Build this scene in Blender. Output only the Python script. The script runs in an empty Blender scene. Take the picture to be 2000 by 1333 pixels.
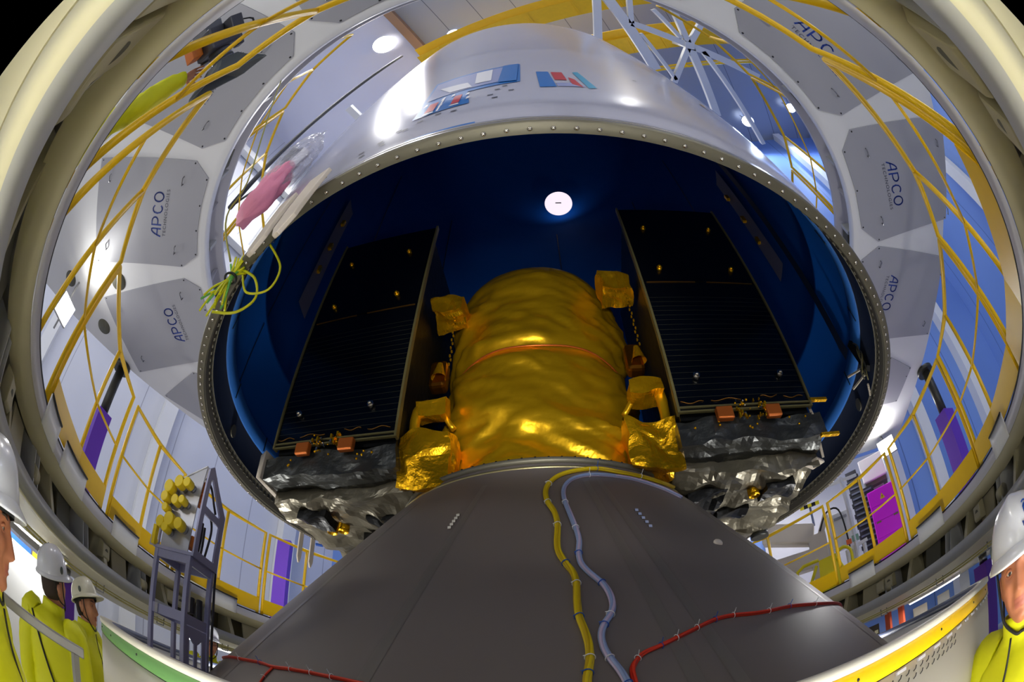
import bpy, bmesh, math, random
from mathutils import Vector, Matrix, noise, Quaternion
random.seed(7)
C = bpy.context.scene.collection
SC = bpy.context.scene
PI = math.pi
R_ = math.radians
cos, sin = math.cos, math.sin
def V(*a): return Vector(a)
def pol(r, a, z): return Vector((r*cos(R_(a)), r*sin(R_(a)), z))
BU = Vector((.917, -.399, 0)); BV = Vector((.399, .917, 0))      # the axes of the building and of the square platforms
def uv(u, v, z): return BU*u + BV*v + Vector((0, 0, z))
BROT = math.atan2(-.399, .917)

# ------------------------------------------------------------------ materials
MATS = {}
def s2l(c): return tuple(((x/255)/12.92 if x/255 <= .04045 else ((x/255+.055)/1.055)**2.4) for x in c)
def mat(name, rgb, rough=.5, metal=0, emit=0, bump=0, bscale=40, vary=0, vscale=3, alpha=1, trans=0, coat=0):
    if name in MATS: return MATS[name]
    m = bpy.data.materials.new(name); m.use_nodes = True
    nt = m.node_tree; b = nt.nodes['Principled BSDF']
    c = s2l(rgb)
    b.inputs['Base Color'].default_value = (*c, 1)
    b.inputs['Roughness'].default_value = rough; b.inputs['Metallic'].default_value = metal
    if coat: b.inputs['Coat Weight'].default_value = coat; b.inputs['Coat Roughness'].default_value = .1
    if emit:
        b.inputs['Emission Color'].default_value = (*c, 1); b.inputs['Emission Strength'].default_value = emit
    if alpha < 1: b.inputs['Alpha'].default_value = alpha
    if trans: b.inputs['Transmission Weight'].default_value = trans
    if vary or bump:
        tc = nt.nodes.new('ShaderNodeTexCoord')
    if name == 'blue_liner': b.inputs['Specular IOR Level'].default_value = .08
    if vary:
        n = nt.nodes.new('ShaderNodeTexNoise'); n.inputs['Scale'].default_value = vscale; n.inputs['Detail'].default_value = 4
        nt.links.new(tc.outputs['Object'], n.inputs['Vector'])
        r = nt.nodes.new('ShaderNodeMixRGB'); r.inputs[1].default_value = (*[x*(1-vary) for x in c], 1); r.inputs[2].default_value = (*[min(1, x*(1+vary)) for x in c], 1)
        nt.links.new(n.outputs['Fac'], r.inputs[0]); nt.links.new(r.outputs[0], b.inputs['Base Color'])
    if bump:
        n2 = nt.nodes.new('ShaderNodeTexNoise'); n2.inputs['Scale'].default_value = bscale; n2.inputs['Detail'].default_value = 3
        nt.links.new(tc.outputs['Object'], n2.inputs['Vector'])
        bp = nt.nodes.new('ShaderNodeBump'); bp.inputs['Strength'].default_value = bump; bp.inputs['Distance'].default_value = .02
        nt.links.new(n2.outputs['Fac'], bp.inputs['Height']); nt.links.new(bp.outputs[0], b.inputs['Normal'])
    MATS[name] = m
    return m
def lines_mat(name, base, line, axis, spacing, width, rough=.4, metal=0, z0=-1e9, z1=1e9, dirv=None):
    """base colour with thin parallel lines every SPACING metres along AXIS (object space)"""
    m = bpy.data.materials.new(name); m.use_nodes = True; nt = m.node_tree; b = nt.nodes['Principled BSDF']
    b.inputs['Roughness'].default_value = rough; b.inputs['Metallic'].default_value = metal
    tc = nt.nodes.new('ShaderNodeTexCoord'); geo = nt.nodes.new('ShaderNodeNewGeometry')
    dt = nt.nodes.new('ShaderNodeVectorMath'); dt.operation = 'DOT_PRODUCT'
    d = dirv if dirv is not None else {'x': (1, 0, 0), 'y': (0, 1, 0), 'z': (0, 0, 1)}[axis]
    dt.inputs[1].default_value = d
    nt.links.new(geo.outputs['Position'], dt.inputs[0])
    def mth(op, a, v=None, w=None):
        n = nt.nodes.new('ShaderNodeMath'); n.operation = op
        nt.links.new(a, n.inputs[0])
        if v is not None:
            if isinstance(v, (int, float)): n.inputs[1].default_value = v
            else: nt.links.new(v, n.inputs[1])
        return n.outputs[0]
    f = mth('FRACT', mth('DIVIDE', dt.outputs['Value'], spacing))
    g = mth('LESS_THAN', f, width/spacing)
    if z0 > -1e8:
        g = mth('MULTIPLY', g, mth('GREATER_THAN', dt.outputs['Value'], z0)); g = mth('MULTIPLY', g, mth('LESS_THAN', dt.outputs['Value'], z1))
    mx = nt.nodes.new('ShaderNodeMixRGB'); mx.inputs[1].default_value = (*s2l(base), 1); mx.inputs[2].default_value = (*s2l(line), 1)
    nt.links.new(g, mx.inputs[0]); nt.links.new(mx.outputs[0], b.inputs['Base Color'])
    return m

YEL = mat('yellow_paint', (236, 190, 6), .38, vary=.06, vscale=6)
YELD = mat('yellow_paint_worn', (222, 176, 8), .42, vary=.1, vscale=8)
WHITE = mat('white_paint', (226, 226, 224), .45, vary=.03, vscale=1.5)
PANEL = mat('grey_panel_paint', (166, 166, 170), .42, vary=.03, vscale=1)
FASC = mat('light_grey_paint', (186, 184, 188), .45)
OLIVE = mat('olive_beige_paint', (176, 168, 134), .5, vary=.07, vscale=3)
CREAM = mat('cream_paint', (212, 206, 172), .45, vary=.05, vscale=3)
GREYP = mat('mid_grey_paint', (172, 172, 168), .45, vary=.04, vscale=2)
DARKO = mat('dark_olive_steel', (92, 90, 72), .6, vary=.15, vscale=4)
DARK = mat('dark_rubber', (34, 34, 34), .7)
BLACK = mat('black_gap', (16, 16, 16), .7)
NAVY = mat('navy_lettering', (28, 58, 140), .5)
CHAR = mat('charcoal_lettering', (60, 62, 74), .5)
STEEL = mat('bare_steel', (150, 150, 150), .3, 1)
FLANGE = mat('flange_metal', (128, 124, 108), .5, .6, vary=.06, vscale=2)
FLANGED = mat('flange_dark_metal', (84, 80, 72), .5, .6, vary=.08, vscale=2)
BOLTM = mat('bolt_metal', (205, 200, 190), .25, 1)
FAIRW = mat('fairing_white_gloss', (190, 191, 207), .24, coat=.4, vary=.02, vscale=.7)
LINER = mat('blue_liner', (12, 84, 172), .7, vary=.12, vscale=1.2)
BAND = mat('bright_blue_band', (56, 128, 222), .5)
NAVYW = mat('dark_navy_wall', (30, 38, 58), .45)
LSTRIP = mat('liner_grey_strip', (120, 118, 140), .5)
CONE = mat('composite_grey', (126, 117, 112), .48, .15, vary=.05, vscale=2.5)
CONEL = mat('composite_seam', (134, 127, 120), .4, .3)
GOLD = mat('gold_foil', (236, 184, 22), .33, .72, bump=.12, bscale=22, vary=.1, vscale=3)
GOLDB = mat('bright_gold_foil', (248, 186, 16), .26, .8, bump=.2, bscale=40)
COPPER = mat('copper_tab', (226, 122, 50), .35, .6)
MLI = mat('grey_foil', (132, 126, 108), .36, .5, bump=.3, bscale=14, vary=.55, vscale=2.6)
MLID = mat('dark_foil', (78, 80, 78), .35, .6, bump=.3, bscale=18, vary=.2, vscale=4)
MLIB = mat('black_foil', (20, 22, 24), .35, .3, bump=.25, bscale=16)
CELL = lines_mat('solar_cells', (8, 11, 16), (60, 60, 50), 'z', .048, .0026, .18, .1, 3.3, 4.25)
CELLU = mat('solar_cells_upper', (7, 9, 13), .2, .1)
EDGE = mat('panel_edge', (128, 120, 78), .4, .4)
WTAG = mat('white_composite', (226, 214, 196), .5)
PURPLE = mat('purple_cover', (112, 58, 190), .5, vary=.06, vscale=2)
PURPLEL = mat('purple_cover_light', (150, 84, 206), .5)
MAGENTA = mat('magenta_cabinet', (236, 14, 236), .35)
RODM = mat('jack_rod', (74, 72, 64), .4, .6)
RINGW = mat('ring_white', (222, 218, 204), .4, vary=.05, vscale=2)
GREENB = mat('ring_green', (98, 146, 84), .5, vary=.1, vscale=5)
RINGIN = mat('ring_inner_blue', (104, 114, 146), .5)
LAV = mat('lavender_grey_paint', (172, 172, 202), .42, .2)
def lamp_mat(name, col, st):
    return mat(name, col, .4, emit=st)
LENS = lamp_mat('lamp_glow', (255, 252, 246), 30)
LENSB = lamp_mat('lamp_glow_cool', (225, 235, 255), 30)
ROOFM = lines_mat('roof_sheet', (150, 156, 168), (84, 90, 104), 'x', 1.42, .03, .5, 0, dirv=tuple(BU))
WALLW = lines_mat('white_cladding', (206, 208, 216), (160, 162, 172), 'x', 1.6, .03, .5, 0, dirv=tuple(BV))
WALLB = lines_mat('blue_cladding', (112, 146, 214), (84, 112, 172), 'x', 3.1, .04, .5, 0, dirv=tuple(BU))
WALLB2 = lines_mat('blue_cladding_side', (116, 150, 216), (90, 120, 180), 'x', 3.1, .04, .5, 0, dirv=tuple(BV))
FLOORM = mat('floor_epoxy', (176, 172, 166), .35, vary=.06, vscale=.6)

# ------------------------------------------------------------------ mesh building
MW = {}
class MB:
    def __init__(s): s.bm = bmesh.new(); s.mi = 0
    def _f(s, vs):
        try:
            f = s.bm.faces.new(vs); f.material_index = s.mi; return f
        except ValueError: return None
    def box(s, c, size, rot=None):
        M = Matrix.Translation(Vector(c)) @ (rot.to_4x4() if rot is not None else Matrix())
        hx, hy, hz = [d/2 for d in size]
        v = [s.bm.verts.new(M @ Vector((x*hx, y*hy, z*hz))) for x in (-1, 1) for y in (-1, 1) for z in (-1, 1)]
        for q in ((0, 1, 3, 2), (4, 6, 7, 5), (0, 4, 5, 1), (2, 3, 7, 6), (0, 2, 6, 4), (1, 5, 7, 3)): s._f([v[i] for i in q])
        return s
    def bar(s, p0, p1, w, h, up=(0, 0, 1)):
        p0 = Vector(p0); p1 = Vector(p1); d = (p1-p0); L = d.length; d.normalize()
        up = Vector(up)
        if abs(d.dot(up)) > .98: up = Vector((0, 1, 0))
        x = d.cross(up).normalized(); z = x.cross(d)
        rot = Matrix((x, d, z)).transposed()
        return s.box((p0+p1)/2, (w, L, h), rot)
    def tube(s, pts, r, n=8, closed=False, caps=True, smooth_pts=0):
        pts = [Vector(p) for p in pts]
        if smooth_pts:
            out = []
            m = len(pts)
            for i in range(m-1):
                p0 = pts[max(i-1, 0)]; p1 = pts[i]; p2 = pts[i+1]; p3 = pts[min(i+2, m-1)]
                for k in range(smooth_pts):
                    t = k/smooth_pts
                    out.append(.5*((2*p1)+(-p0+p2)*t+(2*p0-5*p1+4*p2-p3)*t*t+(-p0+3*p1-3*p2+p3)*t**3))
            out.append(pts[-1]); pts = out
        rs = r if isinstance(r, (list, tuple)) else [r]*len(pts)
        if len(rs) != len(pts): rs = [rs[min(len(rs)-1, int(i*len(rs)/len(pts)))] for i in range(len(pts))]
        rings = []; N = len(pts); nrm = None
        for i, p in enumerate(pts):
            if closed: t = pts[(i+1) % N]-pts[i-1]
            else: t = pts[min(i+1, N-1)]-pts[max(i-1, 0)]
            if t.length < 1e-9: t = Vector((0, 0, 1))
            t.normalize()
            if nrm is None:
                a = Vector((0, 0, 1)) if abs(t.z) < .9 else Vector((1, 0, 0)); nrm = t.cross(a).normalized()
            else:
                nrm = (nrm - t*nrm.dot(t))
                if nrm.length < 1e-6: nrm = t.orthogonal()
                nrm.normalize()
            b = t.cross(nrm)
            rings.append([s.bm.verts.new(p+(nrm*cos(2*PI*k/n)+b*sin(2*PI*k/n))*rs[i]) for k in range(n)])
        for i in range(N if closed else N-1):
            a, b = rings[i], rings[(i+1) % N]
            for k in range(n): 
                f = s._f((a[k], a[(k+1) % n], b[(k+1) % n], b[k]))
                if f: f.smooth = True
        if caps and not closed: s._f(rings[0][::-1]); s._f(rings[-1])
        return s
    def prism(s, poly, z0, z1):
        lo = [s.bm.verts.new((p[0], p[1], z0)) for p in poly]; hi = [s.bm.verts.new((p[0], p[1], z1)) for p in poly]
        n = len(poly)
        s._f(lo[::-1]); s._f(hi)
        for i in range(n): s._f((lo[i], lo[(i+1) % n], hi[(i+1) % n], hi[i]))
        return s
    def solid(s, pts, nrm, th):
        """a flat polygon PTS extruded by TH along NRM"""
        nrm = Vector(nrm).normalized()*th
        lo = [s.bm.verts.new(Vector(p)) for p in pts]; hi = [s.bm.verts.new(Vector(p)+nrm) for p in pts]; n = len(pts)
        s._f(lo[::-1]); s._f(hi)
        for i in range(n): s._f((lo[i], lo[(i+1) % n], hi[(i+1) % n], hi[i]))
        return s
    def lathe(s, prof, a0=0, a1=360, n=96, c=(0, 0), closed_prof=False, smooth=True, mats=None, fn=None):
        full = abs(a1-a0) >= 359.9
        cols = []
        for k in range(n if full else n+1):
            a = R_(a0+(a1-a0)*k/n)
            col = []
            for (r, z) in prof:
                p = Vector((c[0]+r*cos(a), c[1]+r*sin(a), z))
                if fn: p = fn(p, a, r, z)
                col.append(s.bm.verts.new(p))
            cols.append(col)
        m = len(prof)
        for k in range(n):
            A, B = cols[k], cols[(k+1) % len(cols)]
            for i in range(m if closed_prof else m-1):
                j = (i+1) % m
                if mats: s.mi = mats[i]
                f = s._f((A[i], B[i], B[j], A[j]))
                if f: f.smooth = smooth
        if mats: s.mi = 0
        if closed_prof and not full:
            s._f(cols[0]); s._f(cols[-1][::-1])
        return s
    def ball(s, c, r, nu=14, nv=10, rot=None, z0=-1, z1=1):
        r = r if isinstance(r, (tuple, list)) else (r, r, r); c = Vector(c)
        rows = []
        for i in range(nv+1):
            ph = -PI/2+PI*i/nv
            row = []
            for k in range(nu):
                p = Vector((r[0]*cos(ph)*cos(2*PI*k/nu), r[1]*cos(ph)*sin(2*PI*k/nu), r[2]*max(z0, min(z1, sin(ph)))))
                if rot is not None: p = rot @ p
                row.append(s.bm.verts.new(c+p))
            rows.append(row)
        for i in range(nv):
            for k in range(nu):
                f = s._f((rows[i][k], rows[i][(k+1) % nu], rows[i+1][(k+1) % nu], rows[i+1][k]))
                if f: f.smooth = True
        return s
    def grid(s, fn, nu, nv, smooth=True, both=False):
        g = [[s.bm.verts.new(fn(i/nu, j/nv)) for j in range(nv+1)] for i in range(nu+1)]
        for i in range(nu):
            for j in range(nv):
                f = s._f((g[i][j], g[i+1][j], g[i+1][j+1], g[i][j+1]))
                if f: f.smooth = smooth
        return s
    def loft(s, rings, smooth=True, caps=True):
        """rings: lists of points of equal length"""
        R = [[s.bm.verts.new(Vector(p)) for p in r] for r in rings]; n = len(rings[0])
        for a, b in zip(R, R[1:]):
            for k in range(n):
                f = s._f((a[k], a[(k+1) % n], b[(k+1) % n], b[k]))
                if f: f.smooth = smooth
        if caps: s._f(R[0][::-1]); s._f(R[-1])
        return s
    def text(s, body, o, d, up, size, th=.004, align='LEFT', track=1.0):
        """lettering lying in the plane of d and up, its foot at o"""
        cu = bpy.data.curves.new('t', 'FONT'); cu.body = body; cu.size = size; cu.align_x = align; cu.extrude = 0; cu.space_character = track
        ob = bpy.data.objects.new('t', cu); C.objects.link(ob)
        bpy.context.view_layer.update()
        me = bpy.data.meshes.new_from_object(ob.evaluated_get(bpy.context.evaluated_depsgraph_get()))
        d = Vector(d).normalized(); up = Vector(up).normalized(); nn = d.cross(up)
        off = len(s.bm.verts)
        vs = [s.bm.verts.new(Vector(o)+d*v.co.x+up*v.co.y+nn*th) for v in me.vertices]
        for p in me.polygons: s._f([vs[i] for i in p.vertices])
        bpy.data.objects.remove(ob); bpy.data.meshes.remove(me); bpy.data.curves.remove(cu)
        return s
    def build(s, name, mats, parent=None, bevel=0, merge=False, solidify=0, subsurf=0):
        bm = s.bm
        if merge: bmesh.ops.remove_doubles(bm, verts=bm.verts, dist=1e-5)
        bmesh.ops.recalc_face_normals(bm, faces=bm.faces)
        if parent is not None: bm.transform(MW[parent].inverted())
        me = bpy.data.meshes.new(name); bm.to_mesh(me); bm.free()
        ob = bpy.data.objects.new(name, me); C.objects.link(ob)
        for m in (mats if isinstance(mats, (list, tuple)) else [mats]): me.materials.append(m)
        if parent is not None: ob.parent = parent; MW[ob] = MW[parent]
        else: MW[ob] = Matrix()
        if bevel:
            b = ob.modifiers.new('b', 'BEVEL'); b.width = bevel; b.segments = 2; b.limit_method = 'ANGLE'; b.angle_limit = R_(40)
        if solidify:
            b = ob.modifiers.new('s', 'SOLIDIFY'); b.thickness = solidify; b.offset = 0
        if subsurf:
            b = ob.modifiers.new('ss', 'SUBSURF'); b.levels = subsurf; b.render_levels = subsurf
        return ob
def scatter(name, m, parent, places, shape):
    """one small part copied to many places: each copy an object of its own, sharing the mesh"""
    first = None
    for (p, a) in places:
        M = MW[parent].inverted() @ (Matrix.Translation(Vector(p)) @ Matrix.Rotation(a, 4, 'Z'))
        if first is None:
            b = MB(); shape(b); first = b.build(name, m); o = first
        else:
            o = first.copy(); C.objects.link(o)
        o.parent = parent; o.matrix_local = M; MW[o] = MW[parent]
def thing(name, label, cat, loc=(0, 0, 0), rotz=0, group=None):
    o = bpy.data.objects.new(name, None); C.objects.link(o); o.empty_display_size = .1
    o.location = loc; o.rotation_euler = (0, 0, rotz); o['label'] = label; o['category'] = cat
    if group: o['group'] = group
    MW[o] = Matrix.Translation(Vector(loc)) @ Matrix.Rotation(rotz, 4, 'Z')
    return o
def tag(o, label, cat, group=None, kind=None):
    o['label'] = label; o['category'] = cat
    if group: o['group'] = group
    if kind: o['kind'] = kind
    return o
def struct(o):
    o['kind'] = 'structure'; return o
def rz(a): return Matrix.Rotation(a, 3, 'Z')
def lab(o, l): o['label'] = l; return o

#@@HALL
# ------------------------------------------------------------------ hall shell
ROOFZ = 21.5; UL, UR, VB, VF = -10.5, 12.2, 6.8, -17.0
b = MB(); b.solid([uv(UL-.3, VF, 0), uv(UR+.3, VF, 0), uv(UR+.3, VB+.3, 0), uv(UL-.3, VB+.3, 0)], (0, 0, -1), .2)
struct(b.build('floor', FLOORM))
b = MB(); b.solid([uv(UL-.3, VF, ROOFZ), uv(UR+.3, VF, ROOFZ), uv(UR+.3, VB+.3, ROOFZ), uv(UL-.3, VB+.3, ROOFZ)], (0, 0, 1), .2)
struct(b.build('ceiling', ROOFM))
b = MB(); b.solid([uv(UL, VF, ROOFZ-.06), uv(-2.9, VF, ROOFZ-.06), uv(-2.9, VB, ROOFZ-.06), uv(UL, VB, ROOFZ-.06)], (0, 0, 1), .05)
struct(b.build('ceiling', mat('lamplit_ceiling', (206, 208, 226), .5, vary=.05, vscale=.4)))  # left part of the roof, its lamp-lit paleness put into the colour
struct(MB().bar(uv(-2.75, VF, ROOFZ-.3), uv(-2.75, VB, ROOFZ-.3), .35, .5).build('trim_2', mat('brown_beam', (150, 118, 92), .5)))
def wall(name, p0, p1, n, m):
    b = MB(); p0 = Vector(p0); p1 = Vector(p1); up = Vector((0, 0, ROOFZ))
    b.solid([p0, p1, p1+up, p0+up], n, .3); return struct(b.build(name, m))
wall('wall_left', uv(UL, VF, 0), uv(UL, VB, 0), -BU, WALLW)
wall('wall_back', uv(UL, VB, 0), uv(UR, VB, 0), BV, WALLB)
wall('wall_right', uv(UR, VF, 0), uv(UR, VB, 0), BU, WALLB2)
for k, (a, bb, w) in enumerate([((UL+.2, -6.1, 0), (UL+.2, -6.1, ROOFZ-.1), .5), ((UL+.2, -.6, 0), (UL+.2, -.6, ROOFZ-.1), .5), ((UL+.2, 4.6, 0), (UL+.2, 4.6, ROOFZ-.1), .5),
        ((7.1, VB-.2, 0), (7.1, VB-.2, ROOFZ-.1), .42), ((10.0, VB-.2, 0), (10.0, VB-.2, ROOFZ-.1), .42), ((1.5, VB-.2, 0), (1.5, VB-.2, ROOFZ-.1), .42), ((UR-.2, 1.9, 0), (UR-.2, 1.9, ROOFZ-.1), .5), ((UR-.2, -4, 0), (UR-.2, -4, ROOFZ-.1), .5)]):
    o = struct(MB().bar(uv(*a), uv(*bb), w, .38, BU).build('wall_column', WHITE))
for z in (9.5, 14.2, 18.4):
    struct(MB().bar(uv(UL+.2, VF, z), uv(UL+.2, VB, z), .3, .35).build('trim_%d' % int(z), WHITE))
struct(MB().bar(uv(UL+.02, VF, 3.6), uv(UL+.02, VB, 3.6), .06, .09).build('trim_1', CREAM))
b = MB(); b.solid([uv(2.0, VB-.12, 2.5), uv(6.0, VB-.12, 2.5), uv(6.0, VB-.12, 5.6), uv(2.0, VB-.12, 5.6)], BV, .08); struct(b.build('trim_3', mat('pale_cladding', (204, 204, 214), .5)))
# roof bracing seen right of the fairing
BR = [((2.3, -4.12), (2.3, -2.0), .24), ((2.6, -4.16), (4.07, -1.13), .34), ((3.3, -3.06), (5.13, -2.5), .26), ((5.13, -2.5), (7.66, -1.9), .3), ((5.13, -2.5), (4.68, -.7), .18),
      ((5.13, -2.5), (4.55, -4.26), .2), ((5.13, -2.5), (5.59, -3.86), .2), ((5.13, -2.5), (6.25, .39), .26), ((5.6, -2.37), (8.17, 1.13), .16), ((3.58, -2.64), (4.74, -.83), .12), ((3.26, -4.4), (3.3, -3.06), .16), ((3.99, -3.89), (4.87, -2.74), .14)]
t = thing('roof_truss', 'white steel lattice truss under the roof, right of the white fairing', 'truss', (4.5, -2.5, 16.2))
for (a, c, w) in BR:
    MB().bar((a[0], a[1], 16.2), (c[0], c[1], 16.2), w, .22).build('strut', WHITE, t)
MB().bar((5.13, -2.5, 16.05), (5.13, -2.5, ROOFZ), .3, .3).build('hanger', WHITE, t)
t2 = thing('roof_truss', 'white lattice truss before the left wall, left of the white fairing', 'truss', (-5.6, 1.4, 16))
for (p, q, w) in [((-5.2, -.6, 15.6), (-3.3, 3.2, 15.6), .22), ((-5.2, 1.4, 15.6), (-2.9, .2, 15.6), .2), ((-6.2, 1.0, 15.6), (-3.6, 2.0, 15.6), .2), ((-4.2, .4, 15.6), (-4.2, .4, ROOFZ), .2), ((-5.3, 2.4, 9), (-5.3, 2.4, ROOFZ), .3), ((-4.9, 3.4, 9), (-4.9, 3.4, ROOFZ), .26)]:
    MB().bar(p, q, w, .2).build('strut', WHITE, t2)
# overhead crane: two yellow girders across the hall
def girder(v, z, u0, u1, w, h, label):
    t = thing('crane_girder', label, 'crane', uv(u0, v, z))
    MB().bar(uv(u0, v, z), uv(u1, v, z), w, h).build('beam', YELD, t)
    MB().bar(uv(u0, v-w*.75, z+.1), uv(u1, v-w*.75, z+.1), w*.5, .12).build('walkway', YEL, t)
    for k in range(9):
        u = u0+(u1-u0)*(k+.5)/9
        MB().bar(uv(u, v-w*.5, z-h/2-.02), uv(u, v+w*.5, z-h/2-.02), .06, .05).build('rib', YELD, t)
girder(-2.55, 17.9, -2.3, 11.6, .75, .9, 'yellow crane girder directly above the top of the white fairing')
girder(-.35, 17.9, 1.2, 11.6, .75, .9, 'yellow crane girder behind the white truss right of the fairing')
t = thing('crane_catwalk', 'thin yellow railed catwalk under the roof, behind the white truss', 'catwalk', uv(6, .9, 17.2))
for dz in (0, .5):
    MB().tube([uv(4.0, .9, 17.2+dz), uv(9.5, .9, 17.2+dz)], .05).build('rail', YEL, t)
for u in (4.2, 5.6, 7.0, 8.4): MB().tube([uv(u, .9, 17.1), uv(u, .9, 17.8)], .045).build('post', YEL, t)
# lamps under the roof
def bay_lamp(p, label, st, col=(1, 1, 1), r=.3, group=None, spot=150, m=LENS):
    p = Vector(p); t = thing('high_bay_lamp', label, 'lamp', p, 0, group)
    MB().lathe([(r*.35, p.z+.45), (r*.5, p.z+.4), (r*1.05, p.z+.03), (r*1.08, p.z)], n=24, c=(p.x, p.y)).build('housing', STEEL, t)
    MB().lathe([(.01, p.z+.03), (r, p.z+.02)], n=24, c=(p.x, p.y)).build('lens', m, t)
    MB().tube([p+V(0, 0, .4), (p.x, p.y, ROOFZ-.07)], .03, 6).build('stem', STEEL, t)
    L = bpy.data.lights.new('l', 'SPOT'); L.energy = st; L.color = col; L.spot_size = R_(spot); L.spot_blend = .4; L.shadow_soft_size = r
    o = bpy.data.objects.new('high_bay_light', L); C.objects.link(o); o.parent = t; o.location = (0, 0, -.06)
    return t
bay_lamp((-5.15, -2.66, 20.6), 'large glaring lamp on the roof left of the fairing top', 1500, (1, .97, .94), .45)
bay_lamp((-2.4, -2.4, 20.6), 'smaller bright lamp touching the left outline of the fairing top', 900, (.9, .94, 1), .28, m=LENSB)
bay_lamp((1.5, -3.95, 20.6), 'bright lamp on the yellow crane girder straight overhead', 900, (1, 1, 1), .28)
bay_lamp((11.9, -.25, 20.6), 'small bluish lamp beside the yellow upper guardrail on the right', 700, (.62, .76, 1), .26, m=LENSB)
bay_lamp((9.7, 1.4, 20.6), 'bluish lamp low on the dark blue roof, beside the thin white strut', 700, (.62, .76, 1), .3, m=LENSB)
for (x, y) in ((-7.5, 2.5), (6, -9.5), (-4.5, -11), (1.5, 4.2), (-7.6, -5)):  # further unseen roof lamps, added to light the hall
    bay_lamp((x, y, 20.6), 'added high bay lamp under the hall roof, unseen, for fill light', 1300, (1, .98, .96), .3, 'added roof lamps')

#@@LOWER
# ------------------------------------------------------------------ lower work platform (round hole above the visitors)
RD, ZD = 3.59, 2.40
def sq_ring(b, r, half_u, v0, v1, z0, z1, n=120):
    """a square plate with a round hole"""
    pts = []
    for k in range(n):
        a = 2*PI*k/n; d = Vector((cos(a), sin(a), 0)); du, dv = d.dot(BU), d.dot(BV)
        t = min(half_u/abs(du) if abs(du) > 1e-6 else 1e9, (v1 if dv > 0 else -v0)/abs(dv) if abs(dv) > 1e-6 else 1e9)
        pts.append((d*r, d*t))
    for (z, fl) in ((z0, 1), (z1, 0)):
        vi = [b.bm.verts.new((p.x, p.y, z)) for p, _ in pts]; vo = [b.bm.verts.new((q.x, q.y, z)) for _, q in pts]
        for k in range(n): b._f((vi[k], vi[(k+1) % n], vo[(k+1) % n], vo[k]))
        if fl: lo = (vi, vo)
        else:
            for k in range(n):
                b._f((lo[0][k], lo[0][(k+1) % n], vi[(k+1) % n], vi[k])); b._f((lo[1][k], lo[1][(k+1) % n], vo[(k+1) % n], vo[k]))
    return b
low = thing('lower_work_platform', 'olive and cream ring platform whose round opening frames the whole view', 'platform', (0, 0, 0))
sq_ring(MB(), 3.74, 8.6, -9, 6.2, 1.93, 1.98).build('underside_plate', CREAM, low)
sq_ring(MB(), 3.80, 8.6, -9, 6.2, 2.33, ZD).build('deck', FASC, low)
MB().lathe([(3.59, 1.925), (3.59, 2.035), (3.63, 2.035), (3.63, 1.96), (3.72, 1.96), (3.72, 1.925)], n=200, closed_prof=True, mats=[1, 1, 1, 0, 0, 0]).build('ring_beam', [CREAM, GREYP], low)
MB().lathe([(3.72, 1.99), (3.95, 1.99), (3.95, 2.33)], n=160).build('recess_back', DARKO, low)
MB().lathe([(3.735, 2.23), (3.595, 2.305), (3.60, 2.32), (3.76, 2.32)], n=200).build('inner_plate', OLIVE, low)
MB().lathe([(3.59, 2.31), (3.585, 2.315), (3.585, 2.392), (3.60, 2.396)], n=200).build('fascia', FASC, low)
MB().lathe([(3.592, 2.396), (3.592, 2.412)], n=160).build('gap_strip', BLACK, low)  # black strip standing in for the dark gap above the fascia
for k in range(60):
    a = k*6+2.2
    far = -60 > a-360 > -300 if False else True
    b = MB(); d = pol(1, a, 0); tn = Vector((-d.y, d.x, 0))
    if k % 3 == 0:   # a thick curved gusset
        prof = [(3.60, 2.03), (3.72, 2.0), (3.94, 2.0), (3.94, 2.3), (3.75, 2.30), (3.70, 2.2), (3.65, 2.12)]
        b.solid([d*r+V(0, 0, z)-tn*.03 for r, z in prof], tn, .06)
        b.build('gusset', OLIVE, low)
    elif k % 3 == 1:  # a pair of thin plates carrying a roller
        for s in (-.05, .05):
            b.solid([d*r+V(0, 0, z)+tn*s for r, z in [(3.62, 2.02), (3.9, 2.02), (3.9, 2.28), (3.68, 2.22)]], tn, .012)
        b.build('roller_bracket', GREYP, low)
        if k % 2: MB().tube([d*3.68+V(0, 0, 2.10)-tn*.05, d*3.68+V(0, 0, 2.10)+tn*.06], .055, 16).build('roller', OLIVE, low)
    else:
        b.solid([d*r+V(0, 0, z)-tn*.14 for r, z in [(3.70, 2.03), (3.72, 2.03), (3.78, 2.23), (3.76, 2.23)]], tn, .28)
        b.build('cover_plate', DARKO if k % 2 else OLIVE, low)
def roller_housing(a, z, w, h, two=False):
    b = MB(); d = pol(1, a, 0); tn = Vector((-d.y, d.x, 0))
    for o in ((0, .16) if two else (0,)):
        b.solid([d*r+V(0, 0, zz)+tn*(o-w/2) for r, zz in ((3.72, z-h*.5), (3.64, z-h*.5), (3.625, z-h*.35), (3.64, z+h*.35), (3.70, z+h*.5), (3.72, z+h*.5))], tn, w)
    hb = b.build('roller_housing', OLIVE, low, bevel=.006)
    MB().tube([d*3.66+V(0, 0, z-.01)-tn*.0, d*3.632+V(0, 0, z-.01)], w*.24, 18).build('hole_plate', DARKO, hb)
for a, z, w, h, two in ((-98.6, 2.15, .12, .17, True), (-95.5, 2.16, .11, .15, False), (-79.3, 2.17, .14, .15, False), (-76.6, 2.13, .10, .13, False), (-122, 2.14, .12, .14, False), (-55, 2.14, .12, .14, False), (200, 2.15, .13, .15, False), (178, 2.15, .14, .15, True), (-20, 2.15, .13, .15, False), (8, 2.15, .13, .15, True)):
    roller_housing(a, z, w, h, two)
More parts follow.
